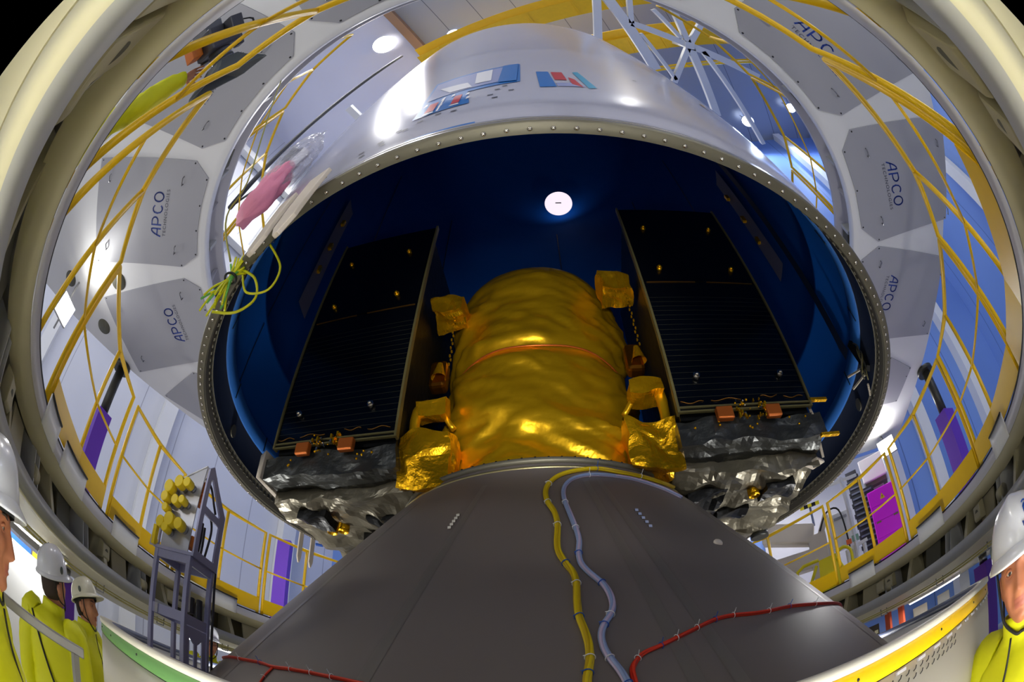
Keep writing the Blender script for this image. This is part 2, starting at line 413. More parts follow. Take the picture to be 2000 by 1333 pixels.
for a, w in ((168, 8), (196.5, 8), (215.5, 9), (14, 7), (-7, 8), (-34, 6), (226, 6)):   # hinged white flaps below the toe boards
    b = MB(); b.lathe([(3.575, 2.30), (3.575, 2.47), (3.585, 2.47), (3.585, 2.30)], a-w/2, a+w/2, 6, closed_prof=True)
    f = b.build('flap', WHITE, low)
    MB().tube([pol(3.572, a-w/2, 2.472), pol(3.572, a, 2.472), pol(3.572, a+w/2, 2.472)], .008, 6).build('hinge', DARK, f)

def gate(a0, a1, mids, R, z0, ztop, zmid, label, group, toe=9, r=.023, zt=.18):
    a = R_((a0+a1)/2); t = thing('guardrail_section', label, 'guardrail', pol(R, (a0+a1)/2, z0), a, group)
    A = [a0]+mids+[a1]
    MB().tube([pol(R, a0, z0)] + [pol(R, x, ztop) for x in A] + [pol(R, a1, z0)], r, 10).build('top_rail', YEL, t)
    for x in mids: MB().tube([pol(R, x, z0), pol(R, x, ztop)], r*.95, 10).build('post', YEL, t)
    for p, q in zip(A, A[1:]): MB().tube([pol(R-.01, p, zmid), pol(R-.01, q, zmid)], r*.5, 8).build('mid_rail', YEL, t)
    if toe:
        b = MB()
        for p, q in list(zip(A, A[1:]))[:toe]:
            u = pol(R-.03, p, z0+.02); w = pol(R-.03, q, z0+.02); d = pol(1, (p+q)/2, 0)
            b.solid([u, w, w+V(0, 0, zt), u+V(0, 0, zt)], d, .008)
        b.build('toe_board', YEL, t)
    for x in (a0, a1):
        MB().box(pol(R, x, z0+.35), (.02, .03, .045), rz(R_(x))).build('latch', STEEL, t)
    return t
G1 = 'guardrail sections on the lower platform'
for (a0, a1, m, lb) in [
        (137.5, 156.7, [147.0], 'yellow guardrail section at bottom centre left, partly behind the grey cone'),
        (157.9, 180.8, [168.4], 'yellow guardrail section right behind the grey equipment tower'),
        (182.1, 201.2, [191.2], 'yellow guardrail section left of the tower, over the widest toe board'),
        (203.6, 227.2, [213.4], 'yellow guardrail section crossed by the purple jack on the left'),
        (228.2, 248.5, [237.6], 'yellow guardrail section in front of the left lettered grey panel'),
        (251.7, 272.3, [258.2], 'yellow guardrail section before the photographer leaning out at top left'),
        (21.5, 42, [36.8], 'yellow guardrail section touching the right flank of the grey cone'),
        (1.5, 20.1, [10.4], 'yellow guardrail section in front of the magenta cabinet'),
        (-23.6, -.1, [-10.3], 'yellow guardrail section crossed by the right purple jack'),
        (-45.5, -24.6, [-33], 'yellow guardrail section right of the lowest lettered panel'),
        (-69, -46.4, [-55.4], 'yellow guardrail section before the right lettered panel with the blue wall'),
        (-86.5, -70.4, [-79], 'yellow guardrail section crossing the top right lettered panel')]:
    gate(a0, a1, m, 3.66, 2.41, 3.46, 2.98, lb, G1, toe=0 if a0 in (228.2, 251.7, -86.5) else 9)

#@@UPPER
# ------------------------------------------------------------------ upper work platform (white underside)
ZU = 5.24
up = thing('upper_work_platform', 'white square platform with a large round hole around the raised fairing', 'platform', (0, 0, ZU))
sq_ring(MB(), 3.72, 5.5, -9, 5.6, ZU, ZU+.03).build('underside', WHITE, up)
sq_ring(MB(), 3.90, 5.5, -9, 5.6, ZU+.42, ZU+.5).build('deck', FASC, up)
MB().lathe([(3.80, ZU-.004), (3.71, ZU-.006), (3.70, ZU+.005), (3.70, ZU+.10), (3.74, ZU+.11)], n=180).build('inner_rim', WHITE, up)
MB().lathe([(3.86, ZU+.03), (3.86, ZU+.42), (3.72, ZU+.44), (3.72, ZU+.5), (3.9, ZU+.505)], n=180).build('inner_wall', FASC, up)
for s in (-1, 1):
    MB().solid([uv(s*5.5, -9, ZU), uv(s*5.5, 5.6, ZU), uv(s*5.5, 5.6, ZU+.5), uv(s*5.5, -9, ZU+.5)], BU*s, .02).build('side_fascia', WHITE, up)
MB().solid([uv(-5.5, 5.6, ZU), uv(5.5, 5.6, ZU), uv(5.5, 5.6, ZU+.5), uv(-5.5, 5.6, ZU+.5)], BV, .02).build('end_fascia', WHITE, up)
for k in range(48):
    a = k*7.5+1.5; d = pol(1, a, 0); tn = Vector((-d.y, d.x, 0)); b = MB()
    if k % 2: b.box(d*3.79+V(0, 0, ZU+.26), (.12, .05, .16), rz(R_(a))); b.build('bracket', GREYP, up)
    else: b.solid([d*r+V(0, 0, z) for r, z in [(3.74, ZU+.10), (3.85, ZU+.10), (3.85, ZU+.42), (3.80, ZU+.42)]], tn, .015); b.build('rib', FASC, up)
    if k % 4 == 1:
        MB().box(pol(3.80, a+2.5, ZU+.30), (.06, .22, .12), rz(R_(a))).build('recess_box', DARKO, up)
# apertures and lights on the underside
for p in ((-6.1, -1.35), (-5.1, -1.9), (-6.35, -2.6)):
    MB().lathe([(.01, ZU-.012), (.16, ZU-.012), (.17, ZU)], n=24, c=p).build('round_cover', DARKO, up)
def panel_poly(c):
    pts = []
    for (r, a) in ((4.07, -10.2), (3.82, -7.8), (3.82, -2.6), (3.82, 2.6), (3.82, 7.8), (4.07, 10.2)): pts.append(pol(r, c+a, 0))
    d = pol(1, c, 0); tn = Vector((-d.y, d.x, 0))
    pts += [d*5.86+tn*.84, d*5.86-tn*.84]
    return pts
LET = {'A': [[(0, 0), (.10, .30), (.22, .62), (.33, .82), (.46, .97), (.62, 1), (.66, .85), (.66, 0)], [(.14, .36), (.66, .36)]],
       'P': [[(0, 0), (0, 1), (.36, 1), (.5, .96), (.62, .83), (.66, .68), (.62, .52), (.5, .40), (.36, .36), (.08, .36)]],
       'C': [[(.62, .86), (.5, .96), (.36, 1), (.2, .96), (.07, .82), (0, .5), (.07, .18), (.2, .04), (.36, 0), (.5, .04), (.62, .14)]],
       'O': [[(.36+.38*cos(x*PI/10), .5+.5*sin(x*PI/10)) for x in range(21)]]}
def lettering(c, parent, r0=4.43, sc=.165, shift=0):
    uo = pol(1, c, 0); d = Vector((-uo.y, uo.x, 0))
    nd = V(0, 0, -1)
    x = -.31+shift
    for ch in 'APCO':
        b = MB()
        for st in LET[ch]:
            pts = [uo*(r0+py*sc)+d*(x+px*sc)+V(0, 0, ZU-.012) for px, py in st]
            for p, q in zip(pts, pts[1:]):
                e = (q-p); L = e.length; e.normalize(); w = e.cross(V(0, 0, 1))*.010
                p2 = p-e*.006; q2 = q+e*.006
                b.solid([p2-w, q2-w, q2+w, p2+w], nd, .003)
        b.build('letter', NAVY, parent)
        x += .165
    b = MB(); b.text('TECHNOLOGIES', uo*(r0-.095)+d*(-.305+shift)+V(0, 0, ZU-.012), d, uo, .075, .003, track=1.25)
    b.build('small_lettering', CHAR, parent)
GP = 'grey cover panels under the upper platform'
SPEC = [(-147.3, None, 'grey cover panel with upright blue lettering at the far left of the upper platform', 1),
        (-124.7, None, 'grey cover panel half hidden behind the photographer at top left', 1),
        (-170.2, None, 'grey cover panel with blue lettering above the left purple jack', 1),
        (166.6, [(5.73, 175), (4.68, 178), (4.07, 172), (3.82, 170), (3.82, 162), (4.3, 157), (5.2, 158)], 'plain grey panel corner tucked beside the left rim of the fairing', 0),
        (-102.1, None, 'plain grey cover panel at the top edge left of centre', 0),
        (-79.5, None, 'plain grey cover panel at the top edge right of centre', 0),
        (-55.8, None, 'grey cover panel with slanted blue lettering behind the yellow rail at top right', 1),
        (-32.0, [(4.07, -43), (3.83, -40), (3.82, -32), (3.83, -24), (4.11, -21), (5.57, -25), (5.84, -39), (5.7, -41.3)], 'grey cover panel with blue lettering beside the blue wall on the right', 1),
        (-9.6, [(4.12, -20), (3.84, -17), (3.82, -9), (3.9, -1), (4.2, 1.5), (4.86, 1), (5.89, -2), (5.57, -18)], 'grey cover panel with small blue lettering low on the right, by the fairing rim', 1),
        (13, [(5.26, 5), (4.2, 3), (3.85, 6), (3.85, 20), (5.2, 22), (6.4, 14), (6.07, 8), (5.99, 6)], 'plain grey panel corner tucked beside the right rim of the fairing', 0)]
for c, pp, lb, lt in SPEC:
    pts = panel_poly(c) if pp is None else [pol(r, a, 0) for r, a in pp]
    t = thing('cover_panel', lb, 'panel', pol(4.8, c, ZU-.01), R_(c), GP)
    MB().prism([(p.x, p.y) for p in pts], ZU-.012, ZU-.001).build('plate', PANEL, t)
    if lt: lettering(c, t)
    cen = sum(pts, Vector())/len(pts)
    for p in pts:
        q = p+(cen-p)*.035
        MB().ball((q.x, q.y, ZU-.013), (.012, .012, .006), 8, 4).build('screw', DARK, t)
    for aa, r in ((-7.2, 4.18), (7.2, 4.18), (-6, 5.6), (6, 5.6)):
        if pp is not None and not (abs(c+32) < 1 or abs(c+9.6) < 1): continue
        o = pol(r, c+aa, ZU-.012); d = pol(1, c, 0); tn = Vector((-d.y, d.x, 0))
        MB().tube([o, o+V(0, 0, -.03), o+V(0, 0, -.03)+tn*.10*(-1 if aa > 0 else 1), o+tn*.10*(-1 if aa > 0 else 1)], .008, 6).build('handle', STEEL, t)
G2 = 'guardrail sections on the upper platform'
for (a0, a1, m, lb) in [(221, 241, [231], 'upper yellow guardrail section below the big glaring lamp, left of the fairing'),
        (199.5, 220, [209.5], 'upper yellow guardrail section crossed by the long black pole'),
        (178, 198.5, [188], 'upper yellow guardrail section left of the pink bagged device'),
        (-43, -19.2, [-27.5], 'upper yellow guardrail section beside the small bluish lamp on the right'),
        (-18.2, 4, [-7], 'upper yellow guardrail section low on the right, above the fairing rim'),
        (-66, -44.2, [-55], 'upper yellow guardrail section at top right in front of the white truss')]:
    gate(a0, a1, m, 3.95, ZU+.51, 7.3, 6.55, lb, G2, toe=0)

#@@FAIRING
# ------------------------------------------------------------------ fairing hanging over the satellite
FC = (.1, 0); ZF = 3.285
fr = thing('payload_fairing', 'huge white rocket fairing hoisted open end down over the satellite', 'fairing', (.1, 0, ZF))
def ogr(z):   # outer radius
    if z < 11.8: return 2.77+.20*((z-3.3)/8.5)**1.2 if z > 3.3 else 2.77
    t = (z-11.8)/5.0; return 2.97*math.sqrt(max(0, 1-t*t*.98))
prof = [(2.77, 3.36), (2.765, 3.42)]+[(ogr(z), z) for z in (3.45, 4, 5, 6, 7, 8, 9, 10, 11, 11.8)]+[(ogr(z), z) for z in (12.3, 12.9, 13.6, 14.4, 15.2, 15.9, 16.4, 16.75)]+[(.02, 16.82)]
MB().lathe(prof, n=160, c=FC).build('shell', FAIRW, fr)
MB().lathe([(2.722, ZF), (2.775, ZF+.002), (2.785, ZF+.012), (2.785, ZF+.03), (2.765, ZF+.034), (2.765, ZF+.052), (2.78, ZF+.056), (2.78, ZF+.075), (2.768, ZF+.085)], n=200, c=FC, mats=[0, 0, 2, 0, 1, 0, 2, 0]).build('flange', [FLANGE, FLANGED, mat('rim_silver', (186, 186, 190), .3, .8)], fr)
MB().lathe([(2.722, ZF), (2.722, ZF+.02), (2.716, ZF+.022), (2.716, ZF+.075), (2.712, ZF+.077), (2.712, ZF+.125), (2.706, ZF+.127), (2.706, ZF+.14), (2.70, ZF+.142)], n=200, c=FC, mats=[0, 0, 1, 1, 1, 0, 0, 0]).build('inner_flange', [FLANGE, FLANGED], fr)
NB = 212
bolt_at = lambda k: pol(2.748, -90+((k+1)//2)*(1 if k % 2 else -1)*360/NB, ZF-.003)+V(.1, 0, 0)
scatter('rim_bolt', BOLTM, fr, [(bolt_at(k), 0) for k in range(100)], lambda b: b.ball((0, 0, 0), (.0105, .0105, .009), 8, 5))
b = MB()
for k in range(100, NB): b.ball(bolt_at(k), (.0105, .0105, .009), 6, 4)
o = b.build('rim_bolts_far', BOLTM, fr); o['kind'] = 'stuff'
b = MB()
for k in range(240):
    a = R_(k*1.5); p = Vector((FC[0]+2.709*cos(a), 2.709*sin(a), ZF+.10)); b.box(p, (.012, .030, .034), rz(a))
b.lathe([(2.7125, ZF+.09), (2.7115, ZF+.11)], n=240, c=FC)
o = b.build('toothed_ring', FLANGE, fr); o['kind'] = 'stuff'
MB().lathe([(2.70, ZF+.14), (2.70, 3.69), (2.69, 3.695)], n=160, c=FC).build('lower_wall', NAVYW, fr)
MB().lathe([(2.692, 3.69), (2.672, 3.70), (2.668, 3.84), (2.68, 3.85)], n=160, c=FC).build('blue_band', BAND, fr)
prof = [(2.685, 3.85), (2.685, 4.54), (2.672, 4.56), (2.672, 4.62), (2.685, 4.64)]+[(2.68+.20*((z-3.3)/8.5)**1.2, z) for z in (5, 6, 7, 8, 9, 10, 11, 11.8)]+[(2.86*math.sqrt(max(0, 1-((z-11.8)/4.8)**2)), z) for z in (12.3, 12.9, 13.6, 14.4, 15.2, 15.9, 16.3, 16.58)]+[(.02, 16.62)]
MB().lathe(prof, n=128, c=FC).build('inner_liner', LINER, fr)
for a in range(-178, 180, 18):   # panel seams of the band
    MB().bar(pol(2.662, a, 3.70)+V(.1, 0, 0), pol(2.662, a, 3.845)+V(.1, 0, 0), .012, .006, pol(1, a, 0)).build('seam', NAVYW, fr)
for a in (-20.5, 12, 40, 80, 130, 165, 200): # dark vertical ducts
    if a == -20.5: MB().lathe([(2.664, 3.86), (2.65, 4.0), (2.67, 5.4), (2.74, 8)], a-1.5, a+1.5, 4, c=FC).build('cable_duct', NAVYW, fr)
    else: MB().lathe([(2.682, 3.86), (2.68, 5.0), (2.74, 8), (2.84, 11)], a-.2, a+.2, 2, c=FC).build('liner_seam', NAVYW, fr)
for a in (-12, 186):
    MB().lathe([(2.67, 5.4), (2.67, 6.0), (2.72, 7.8)], a-3, a+3, 6, c=FC).build('liner_strip', LSTRIP, fr)
    for z in (6.1, 6.6, 7.2):
        MB().box(pol(2.66, a+1, z)+V(.1, 0, 0), (.05, .05, .11), rz(R_(a))).build('strip_connector', GOLDB, fr)
for a, z in ((-15, 3.52), (18, 3.54), (-165, 3.53), (33, 3.56)):
    p = pol(2.698, a, z)+V(.1, 0, 0); d = pol(1, a, 0)
    MB().tube([p, p-d*.012], .055, 20).build('round_patch', FLANGE, fr)
# glowing disc in place of light shining through a round access opening, far up on the inner wall
p = pol(2.52, 76, 11.95)+V(.1, 0, 0); d = (pol(-1, 78, 0)+V(0, 0, -.85)).normalized()
MB().tube([p, p+d*.05], .33, 40).build('glowing_hatch', mat('hatch_glow', (250, 238, 250), .5, emit=1.0), fr)
MB().bar(p+d*.066+V(.07, 0, 0), p+d*.066-V(.07, 0, 0), .025, .01, d).build('hatch_slot', DARK, fr)
# printed marks on the outside
def decal(poly, m, name='decal', off=.004):
    """poly of (azimuth, z) on the near outside of the shell, split so that it follows the curve"""
    b = MB()
    (a0, z0), (a1, z1), (a2, z2), (a3, z3) = poly   # bottom left, bottom right, top right, top left
    def f(s, t):
        aa = (a0*(1-s)+a1*s)*(1-t)+(a3*(1-s)+a2*s)*t; zz = (z0*(1-s)+z1*s)*(1-t)+(z3*(1-s)+z2*s)*t
        return pol(ogr(zz)+off, aa, zz)+V(.1, 0, 0)
    b.grid(f, 10, 4); return b.build(name, m, fr)
DBLUE = mat('decal_blue', (8, 108, 188), .35); DRED = mat('decal_red', (188, 40, 56), .35); DTEAL = mat('decal_teal', (20, 150, 190), .35); DLAV = mat('decal_lavender', (150, 160, 205), .3); DWHITE = mat('decal_white', (240, 240, 245), .3)
decal([(-102.6, 4.02), (-92.2, 4.18), (-92.1, 4.90), (-103, 4.71)], DBLUE)
decal([(-102.2, 4.10), (-93.3, 4.25), (-93.3, 4.82), (-102.6, 4.64)], DLAV, 'decal', .007)
decal([(-94.6, 4.20), (-92.6, 4.20), (-92.3, 4.90), (-94.3, 4.86)], DBLUE, 'decal', .010)
decal([(-97.2, 4.28), (-95.4, 4.30), (-95.6, 4.74), (-97.6, 4.70)], DWHITE, 'decal', .010)
decal([(-99.8, 4.18), (-97.4, 4.2), (-98.2, 4.38), (-101.6, 4.4)], DWHITE, 'decal', .010)
decal([(-102.4, 3.74), (-97.0, 3.79), (-97.7, 4.10), (-102.3, 4.07)], DBLUE, 'decal', .005)
for a, z, w in ((-101.4, 3.80, .9), (-98.9, 3.84, .8)):
    decal([(a, z), (a+w, z+.01), (a+w, z+.20), (a, z+.19)], DRED, 'decal', .008)
    decal([(a-.1, z-.035), (a+w+.1, z-.03), (a+w, z-.005), (a, z-.01)], DWHITE, 'decal', .008)
for a, z in ((-102, 3.95), (-100.2, 3.86), (-100.3, 4.0), (-97.7, 3.98), (-97.5, 3.88), (-99.3, 4.03)):
    decal([(a, z), (a+.35, z+.02), (a+.3, z+.07), (a+.05, z+.06)], DWHITE, 'decal', .009)
decal([(-100.15, 3.77), (-99.95, 3.77), (-99.95, 4.08), (-100.15, 4.08)], DWHITE, 'decal', .009)
decal([(-101.5, 3.375), (-95.8, 3.385), (-95.8, 3.405), (-101.5, 3.395)], DBLUE)
decal([(-90.3, 3.98), (-88.6, 3.99), (-88.9, 4.50), (-90.3, 4.50)], DBLUE)
decal([(-88.5, 4.2), (-87.2, 4.2), (-87.3, 4.48), (-88.6, 4.48)], DRED)
decal([(-88.5, 4.0), (-85.6, 4.02), (-86.6, 4.12), (-88.5, 4.10)], DLAV)
decal([(-86.9, 4.08), (-85.9, 4.0), (-86.3, 4.24), (-86.9, 4.30)], DRED)
decal([(-85.4, 3.99), (-84.5, 4.02), (-85.3, 4.54), (-86.0, 4.50)], DTEAL)
for a, z in ((-103.5, 3.62), (-102.8, 3.6), (-105, 3.55), (-104.6, 3.5), (-101.6, 3.66), (-98.5, 3.68), (-95.4, 3.88), (-94.8, 4.0), (-93.4, 3.94), (-94.9, 3.8), (-94.1, 4.08), (-106.8, 3.52), (-106.4, 3.46), (-100, 3.7), (-88.3, 7.0), (-93.5, 6.7), (-82, 6.7), (-78, 4.6)):
    decal([(a, z), (a+.55, z+.005), (a+.55, z+.025), (a, z+.02)], CHAR, 'dash')
decal([(-66.4, 4.80), (-65.2, 4.72), (-65.1, 4.76), (-66.3, 4.86)], CHAR); decal([(-65.6, 4.84), (-65.2, 4.82), (-65.1, 4.92), (-65.5, 4.94)], YEL)
# white guide blades hanging from the rim
def blade(p, L, label, tang, w=.055):
    t = thing('guide_blade', label, 'guide', p, 0, 'white guide blades on the fairing rim')
    x = Vector((tang[0], tang[1], 0)).normalized(); n = x.cross(V(0, 0, 1)); p = Vector(p)
    MB().solid([p-x*w+V(0, 0, .06), p+x*w+V(0, 0, .06), p+x*w+V(0, 0, -L*.8), p+x*w*.25+V(0, 0, -L), p-x*w*.25+V(0, 0, -L), p-x*w+V(0, 0, -L*.8)], n, .022).build('blade', WTAG, t, bevel=.004)
    for k in (-.5, .5): MB().ball(p+x*w*k+V(0, 0, .03)-n*.003, .008, 8, 5).build('screw', BOLTM, t)
blade((-.81, -2.66, 3.29), .41, 'longer white guide blade at the right under the pink bagged device', (.9, -.35))
blade((-.99, -2.585, 3.29), .35, 'white guide blade at the left under the pink bagged device', (.9, -.4))
blade((-2.55, .91, 3.27), .31, 'left of the two small white blades under the rim near the bottom', (.4, .9), .03)
blade((-2.49, 1.08, 3.27), .31, 'right of the two small white blades under the rim near the bottom', (.4, .9), .03)
#@@END
#@@SAT
# ------------------------------------------------------------------ satellite
SA = math.atan2(-.065, .998); SROT = Matrix.Rotation(SA, 3, 'Z')
def S(x, y, z): return SROT @ Vector((x, y, 0)) + Vector((0, 0, z))     # satellite frame: y<0 faces the visitors
def fold(p, sc, seed=0.0):
    """a crease pattern for hanging foil"""
    q = Vector((p[0]*sc, p[1]*sc, p[2]*sc+seed)); n = noise.noise(q); m = noise.noise(q*2.3+Vector((5, 1, 2)))
    return (1-abs(n)*2)*.6+(1-abs(m)*2)*.3
sat = thing('satellite', 'satellite in gold and grey foil with two folded black solar wings on the grey cone', 'satellite', (0, 0, 2.91), SA)
# central cylinder in draped gold foil
def gfn(p, a, r, z):
    d = Vector((cos(a), sin(a), 0))
    t = max(0, min(1, (z-2.95)/2.1))
    dr = 0
    if r > .1:
        u = math.degrees(a); k = Vector((cos(a)*1.0, sin(a)*1.0, z*.5))
        warp = noise.noise(k*1.6)*.35
        sw = z+.16*cos(a*2+.6)*(1-t)+.30*warp*(1-.3*t)          # swags hanging between the fixing points
        f1 = noise.noise(Vector((cos(a)*.8, sin(a)*.8, sw*3.4)))
        f2 = noise.noise(Vector((cos(a)*1.6+3, sin(a)*1.6, sw*7.5)))
        up_ = noise.noise(Vector((cos(a-z*.5)*2.4, sin(a-z*.5)*2.4, z*.9+4)))
        low_ = max(0, 1-t*1.5)
        x = u*.0122
        def rid(th, fq, st, o):
            q = (sw*cos(th)+x*sin(th))*fq; r_ = (-sw*sin(th)+x*cos(th))*st
            return 1-2.2*abs(noise.noise(Vector((q, r_, o))))
        m1 = max(0, noise.noise(Vector((x*1.3, z*1.1, 9)))+.35); m2 = max(0, noise.noise(Vector((x*1.3+7, z*1.1, 2)))+.3)
        dr = .075*rid(.55, 4.2, 1.0, 0)*m1+.075*rid(-.6, 4.6, .9, 5)*m2+.022*rid(.35, 10, 2.2, 8)*(.4+m1)+.010*rid(-.3, 19, 4, 3)+.045*(1-abs(f1)*3)*low_+.02*(1-abs(f2)*3)*(.3+low_)+.07*low_*low_
        s = abs(z-4.08); dr *= 1-.8*math.exp(-(s/.06)**2); dr = max(-.06, dr)
        if t > .93: dr *= max(0, (1-t)/.07)*.8+.2
    return p+d*dr
prof = [(.70, 2.93+i*.03) for i in range(70)]+[(.695, 5.03), (.67, 5.10), (.60, 5.17), (.48, 5.22), (.3, 5.25), (.05, 5.26)]
MB().lathe(prof, n=220, fn=gfn).build('gold_blanket', GOLD, sat)
MB().tube([pol(.728, a, 4.08+.012*sin(a*.11)) for a in range(0, 360, 4)], .008, 6, closed=True).build('seam_tape', COPPER, sat)
MB().lathe([(.98, 2.93), (1.035, 2.93), (1.045, 2.955), (1.0, 2.985), (.95, 3.0)], n=120).build('clamp_band', FLANGE, sat)
scatter('clamp_bolt', BOLTM, sat, [(pol(1.02, k*4, 2.965), 0) for k in range(90)], lambda b: b.ball((0, 0, 0), .011, 6, 4))
def crumple_box(b, x0, x1, y0, y1, z0, z1, amp, seed, nx=16, ny=14, nz=4, flat=True):
    """a soft foil-wrapped box in the satellite frame"""
    def dis(x, y, z):
        q = Vector((x*3.1+seed, y*3.1, z*3.1)); v = 1.1*noise.noise_vector(q*.8)+.7*noise.noise_vector(q*1.9)+.16*noise.noise_vector(q*5.5)
        e = (1-2*abs(noise.noise(q*1.7)))
        return v*amp+Vector((0, 0, -amp*.8*e))
    def face(fn, nu, nv):
        b.grid(lambda s, t: (lambda p: S(*(p+dis(*p))))(Vector(fn(s, t))), nu, nv, smooth=not flat)
    L = lambda a, c, t: a+(c-a)*t
    face(lambda s, t: (L(x0, x1, s), L(y0, y1, t), z0), nx, ny)
    face(lambda s, t: (L(x0, x1, s), L(y0, y1, t), z1), nx, ny)
    face(lambda s, t: (L(x0, x1, s), y0, L(z0, z1, t)), nx, nz); face(lambda s, t: (L(x0, x1, s), y1, L(z0, z1, t)), nx, nz)
    face(lambda s, t: (x0, L(y0, y1, s), L(z0, z1, t)), ny, nz); face(lambda s, t: (x1, L(y0, y1, s), L(z0, z1, t)), ny, nz)
    return b
for sd in (-1, 1):
    xi, xo = (.035+sd*.845, .035+sd*1.80)
    x0, x1 = min(xi, xo), max(xi, xo); w = x1-x0; xc = (x0+x1)/2
    # folded solar wing
    wing = MB().box(S(xc, -.985, 4.385), (w, .03, 2.34), SROT).build('solar_wing', [CELL, CELLU], sat)
    MB().box(S(xc, -1.002, 4.97), (w-.03, .008, 1.12), SROT).build('cell_sheet', CELLU, wing)
    b = MB()
    for x in (x0-.004, x1+.004): b.bar(S(x, -.99, 3.2), S(x, -.99, 5.57), .016, .05, S(0, 1, 0))
    for z in (3.205, 3.235): b.bar(S(x0-.01, -1.0, z), S(x1+.01, -1.0, z), .02, .012)
    b.build('wing_edge', EDGE, wing)
    b = MB(); 
    for (p, q) in ((x0+.03, x0+w*.44), (x0+w*.54, x1-.03)): b.bar(S(p, -1.004, 4.405), S(q, -1.004, 4.405), .006, .007)
    b.build('hinge_strip', mat('wire_bronze', (150, 104, 40), .35, .8), wing)
    for x in (.035+sd*1.03-.02, .035+sd*1.63):
        for z in (3.46, 4.56, 5.17):
            o = S(x, -1.003, z); d = S(0, -1, 0)
            MB().tube([o, o+d*.03], .022, 10).ball(o+d*.035, .016, 8, 6).build('hold_down_point', BOLTM if z < 3.6 else GOLDB, wing)
    for x, wd in ((x0+.28, .11), (x1-.33, .11)):
        MB().box(S(x, -1.02, 3.165), (wd, .05, .085), SROT).build('copper_tab', COPPER, wing, bevel=.008)
    for i in range(46):
        x = xc+random.choice((-.07, .07))+random.gauss(0, .028); z = random.uniform(3.13, 3.26)
        b = MB()
        if i % 3: b.box(S(x, -1.02+random.uniform(-.015, .015), z), (random.uniform(.005, .016), .02, random.uniform(.006, .03)), SROT)
        else: b.ball(S(x, -1.03, z), random.uniform(.005, .010), 7, 5)
        b.build('hinge_piece', BOLTM if i % 4 == 0 else GOLDB, wing)
    for (xs, xe, zz) in ((x0+.02, x0+.17, 3.27), (x0+.22, xc-.05, 3.28), (xc+.1, x1-.25, 3.29), (x1-.2, x1-.04, 3.28)):
        MB().tube([S(xs+(xe-xs)*t, -1.006, zz+.009*sin(t*7+xs*9)) for t in [i/10 for i in range(11)]], .0032, 6).build('wire', mat('wire_bronze', (150, 104, 40), .35, .8), wing)
    # equipment box behind the wing and its foil-wrapped underside
    bx0, bx1 = (x0-.10, x1+.02) if sd < 0 else (x0-.02, x1+.08)
    MB().box(S((x0+x1)/2, -.35, 4.28), (w-.02, 1.2, 2.2), SROT).build('equipment_box', MLIB, sat)
    crumple_box(MB(), bx0, bx1, -.96, -.30, 3.03, 3.19, .026, 3.3*sd, 30, 16, 6).build('dark_blanket', MLID, sat)
    crumple_box(MB(), bx0-.02, bx1+.02, -.72, .55, 2.94, 3.14, .042, 9.1*sd, 34, 40, 6).build('grey_blanket', MLI, sat)
    crumple_box(MB(), bx0+.2, bx1-.25, .3, .75, 2.87, 3.2, .045, 4.1*sd, 20, 14, 8).build('grey_blanket', MLI, sat)
    for (cx, cy, rr) in ((xc-.24*sd, -.42, .15), (xc+.30*sd, -.50, .13), (xc-.2, .32, .16), (xc+.05, -.1, .12)):
        crumple_box(MB(), cx-rr, cx+rr*.8, cy-rr*.6, cy+rr*.7, 2.885, 2.95, .035, cx*5, 7, 6, 2).build('foil_pocket', MLIB, sat)
    for k in range(9):
        x = x0+.06+random.random()*(w-.12); MB().ball(S(x, -1.0, random.uniform(3.06, 3.13)), .009, 6, 5).build('foil_button', GOLDB, sat)
    for (cx, cy) in (((-1.57, -.30), (-1.46, -.32)) if sd < 0 else ((1.47, -.44), (1.61, -.46))):
        b = MB(); b.lathe([(.035, 2.89), (.042, 2.865), (.048, 2.89), (.045, 2.97)], n=10, c=S(cx, cy, 0)[:2])
        b.ball(S(cx, cy, 2.885), (.03, .022, .014), 8, 5)
        b.build('gold_port', GOLDB, sat)
    MB().box(S(-1.87, -.30, 2.955) if sd < 0 else S(1.93, -.66, 2.955), (.12, .12, .015), rz(.5)).build('white_plate', WTAG, sat)
    MB().tube([S(xo+sd*.04, .55, 2.94), S(xo+sd*.04, .55, 2.88)], .09, 20).build('round_sensor', MLID, sat)
    if sd < 0:
        MB().loft([[S(x0-.17, y, z) for y, z in ((-.95, 3.02), (-.95, 3.2), (-.62, 3.2), (-.62, 3.0))], [S(x0-.10, y, z) for y, z in ((-.98, 3.0), (-.98, 3.22), (-.6, 3.22), (-.6, 2.98))]]).build('end_plate', WTAG, sat)
    else:
        for z in (3.25, 2.98): MB().bar(S(x1, -1.0, z), S(x1+.16, -1.0, z), .03, .02).build('gold_bracket', GOLDB, sat)
        MB().bar(S(x1+.02, -.95, 3.2), S(x1+.16, -.7, 3.0), .02, .10).build('strut', WTAG, sat)
    # gold foil wings, bracket and thruster between the box and the cylinder
    xg = .035+sd*.69
    wz = 4.60 if sd < 0 else 4.74
    crumple_box(MB(), xg-.14, xg+.14, -.80, -.55, wz-.09, wz+.09, .05, 7.7*sd, 12, 8, 8).build('gold_foil_ear', GOLDB, sat)
    b = MB(); b.tube([S(.035+sd*.80, -.78, 3.10), S(.035+sd*.80, -.78, 3.52), S(.035+sd*.68, -.76, 3.56), S(.035+sd*.55, -.72, 3.40)], [.035, .04, .045, .02], 8, smooth_pts=5).build('foil_wrapped_arm', GOLD, sat)
    crumple_box(MB(), xg-.09, xg+.13*1, -.86, -.70, 3.48, 3.60, .03, 2.2*sd, 10, 7, 6).build('gold_foil_knuckle', GOLDB, sat)
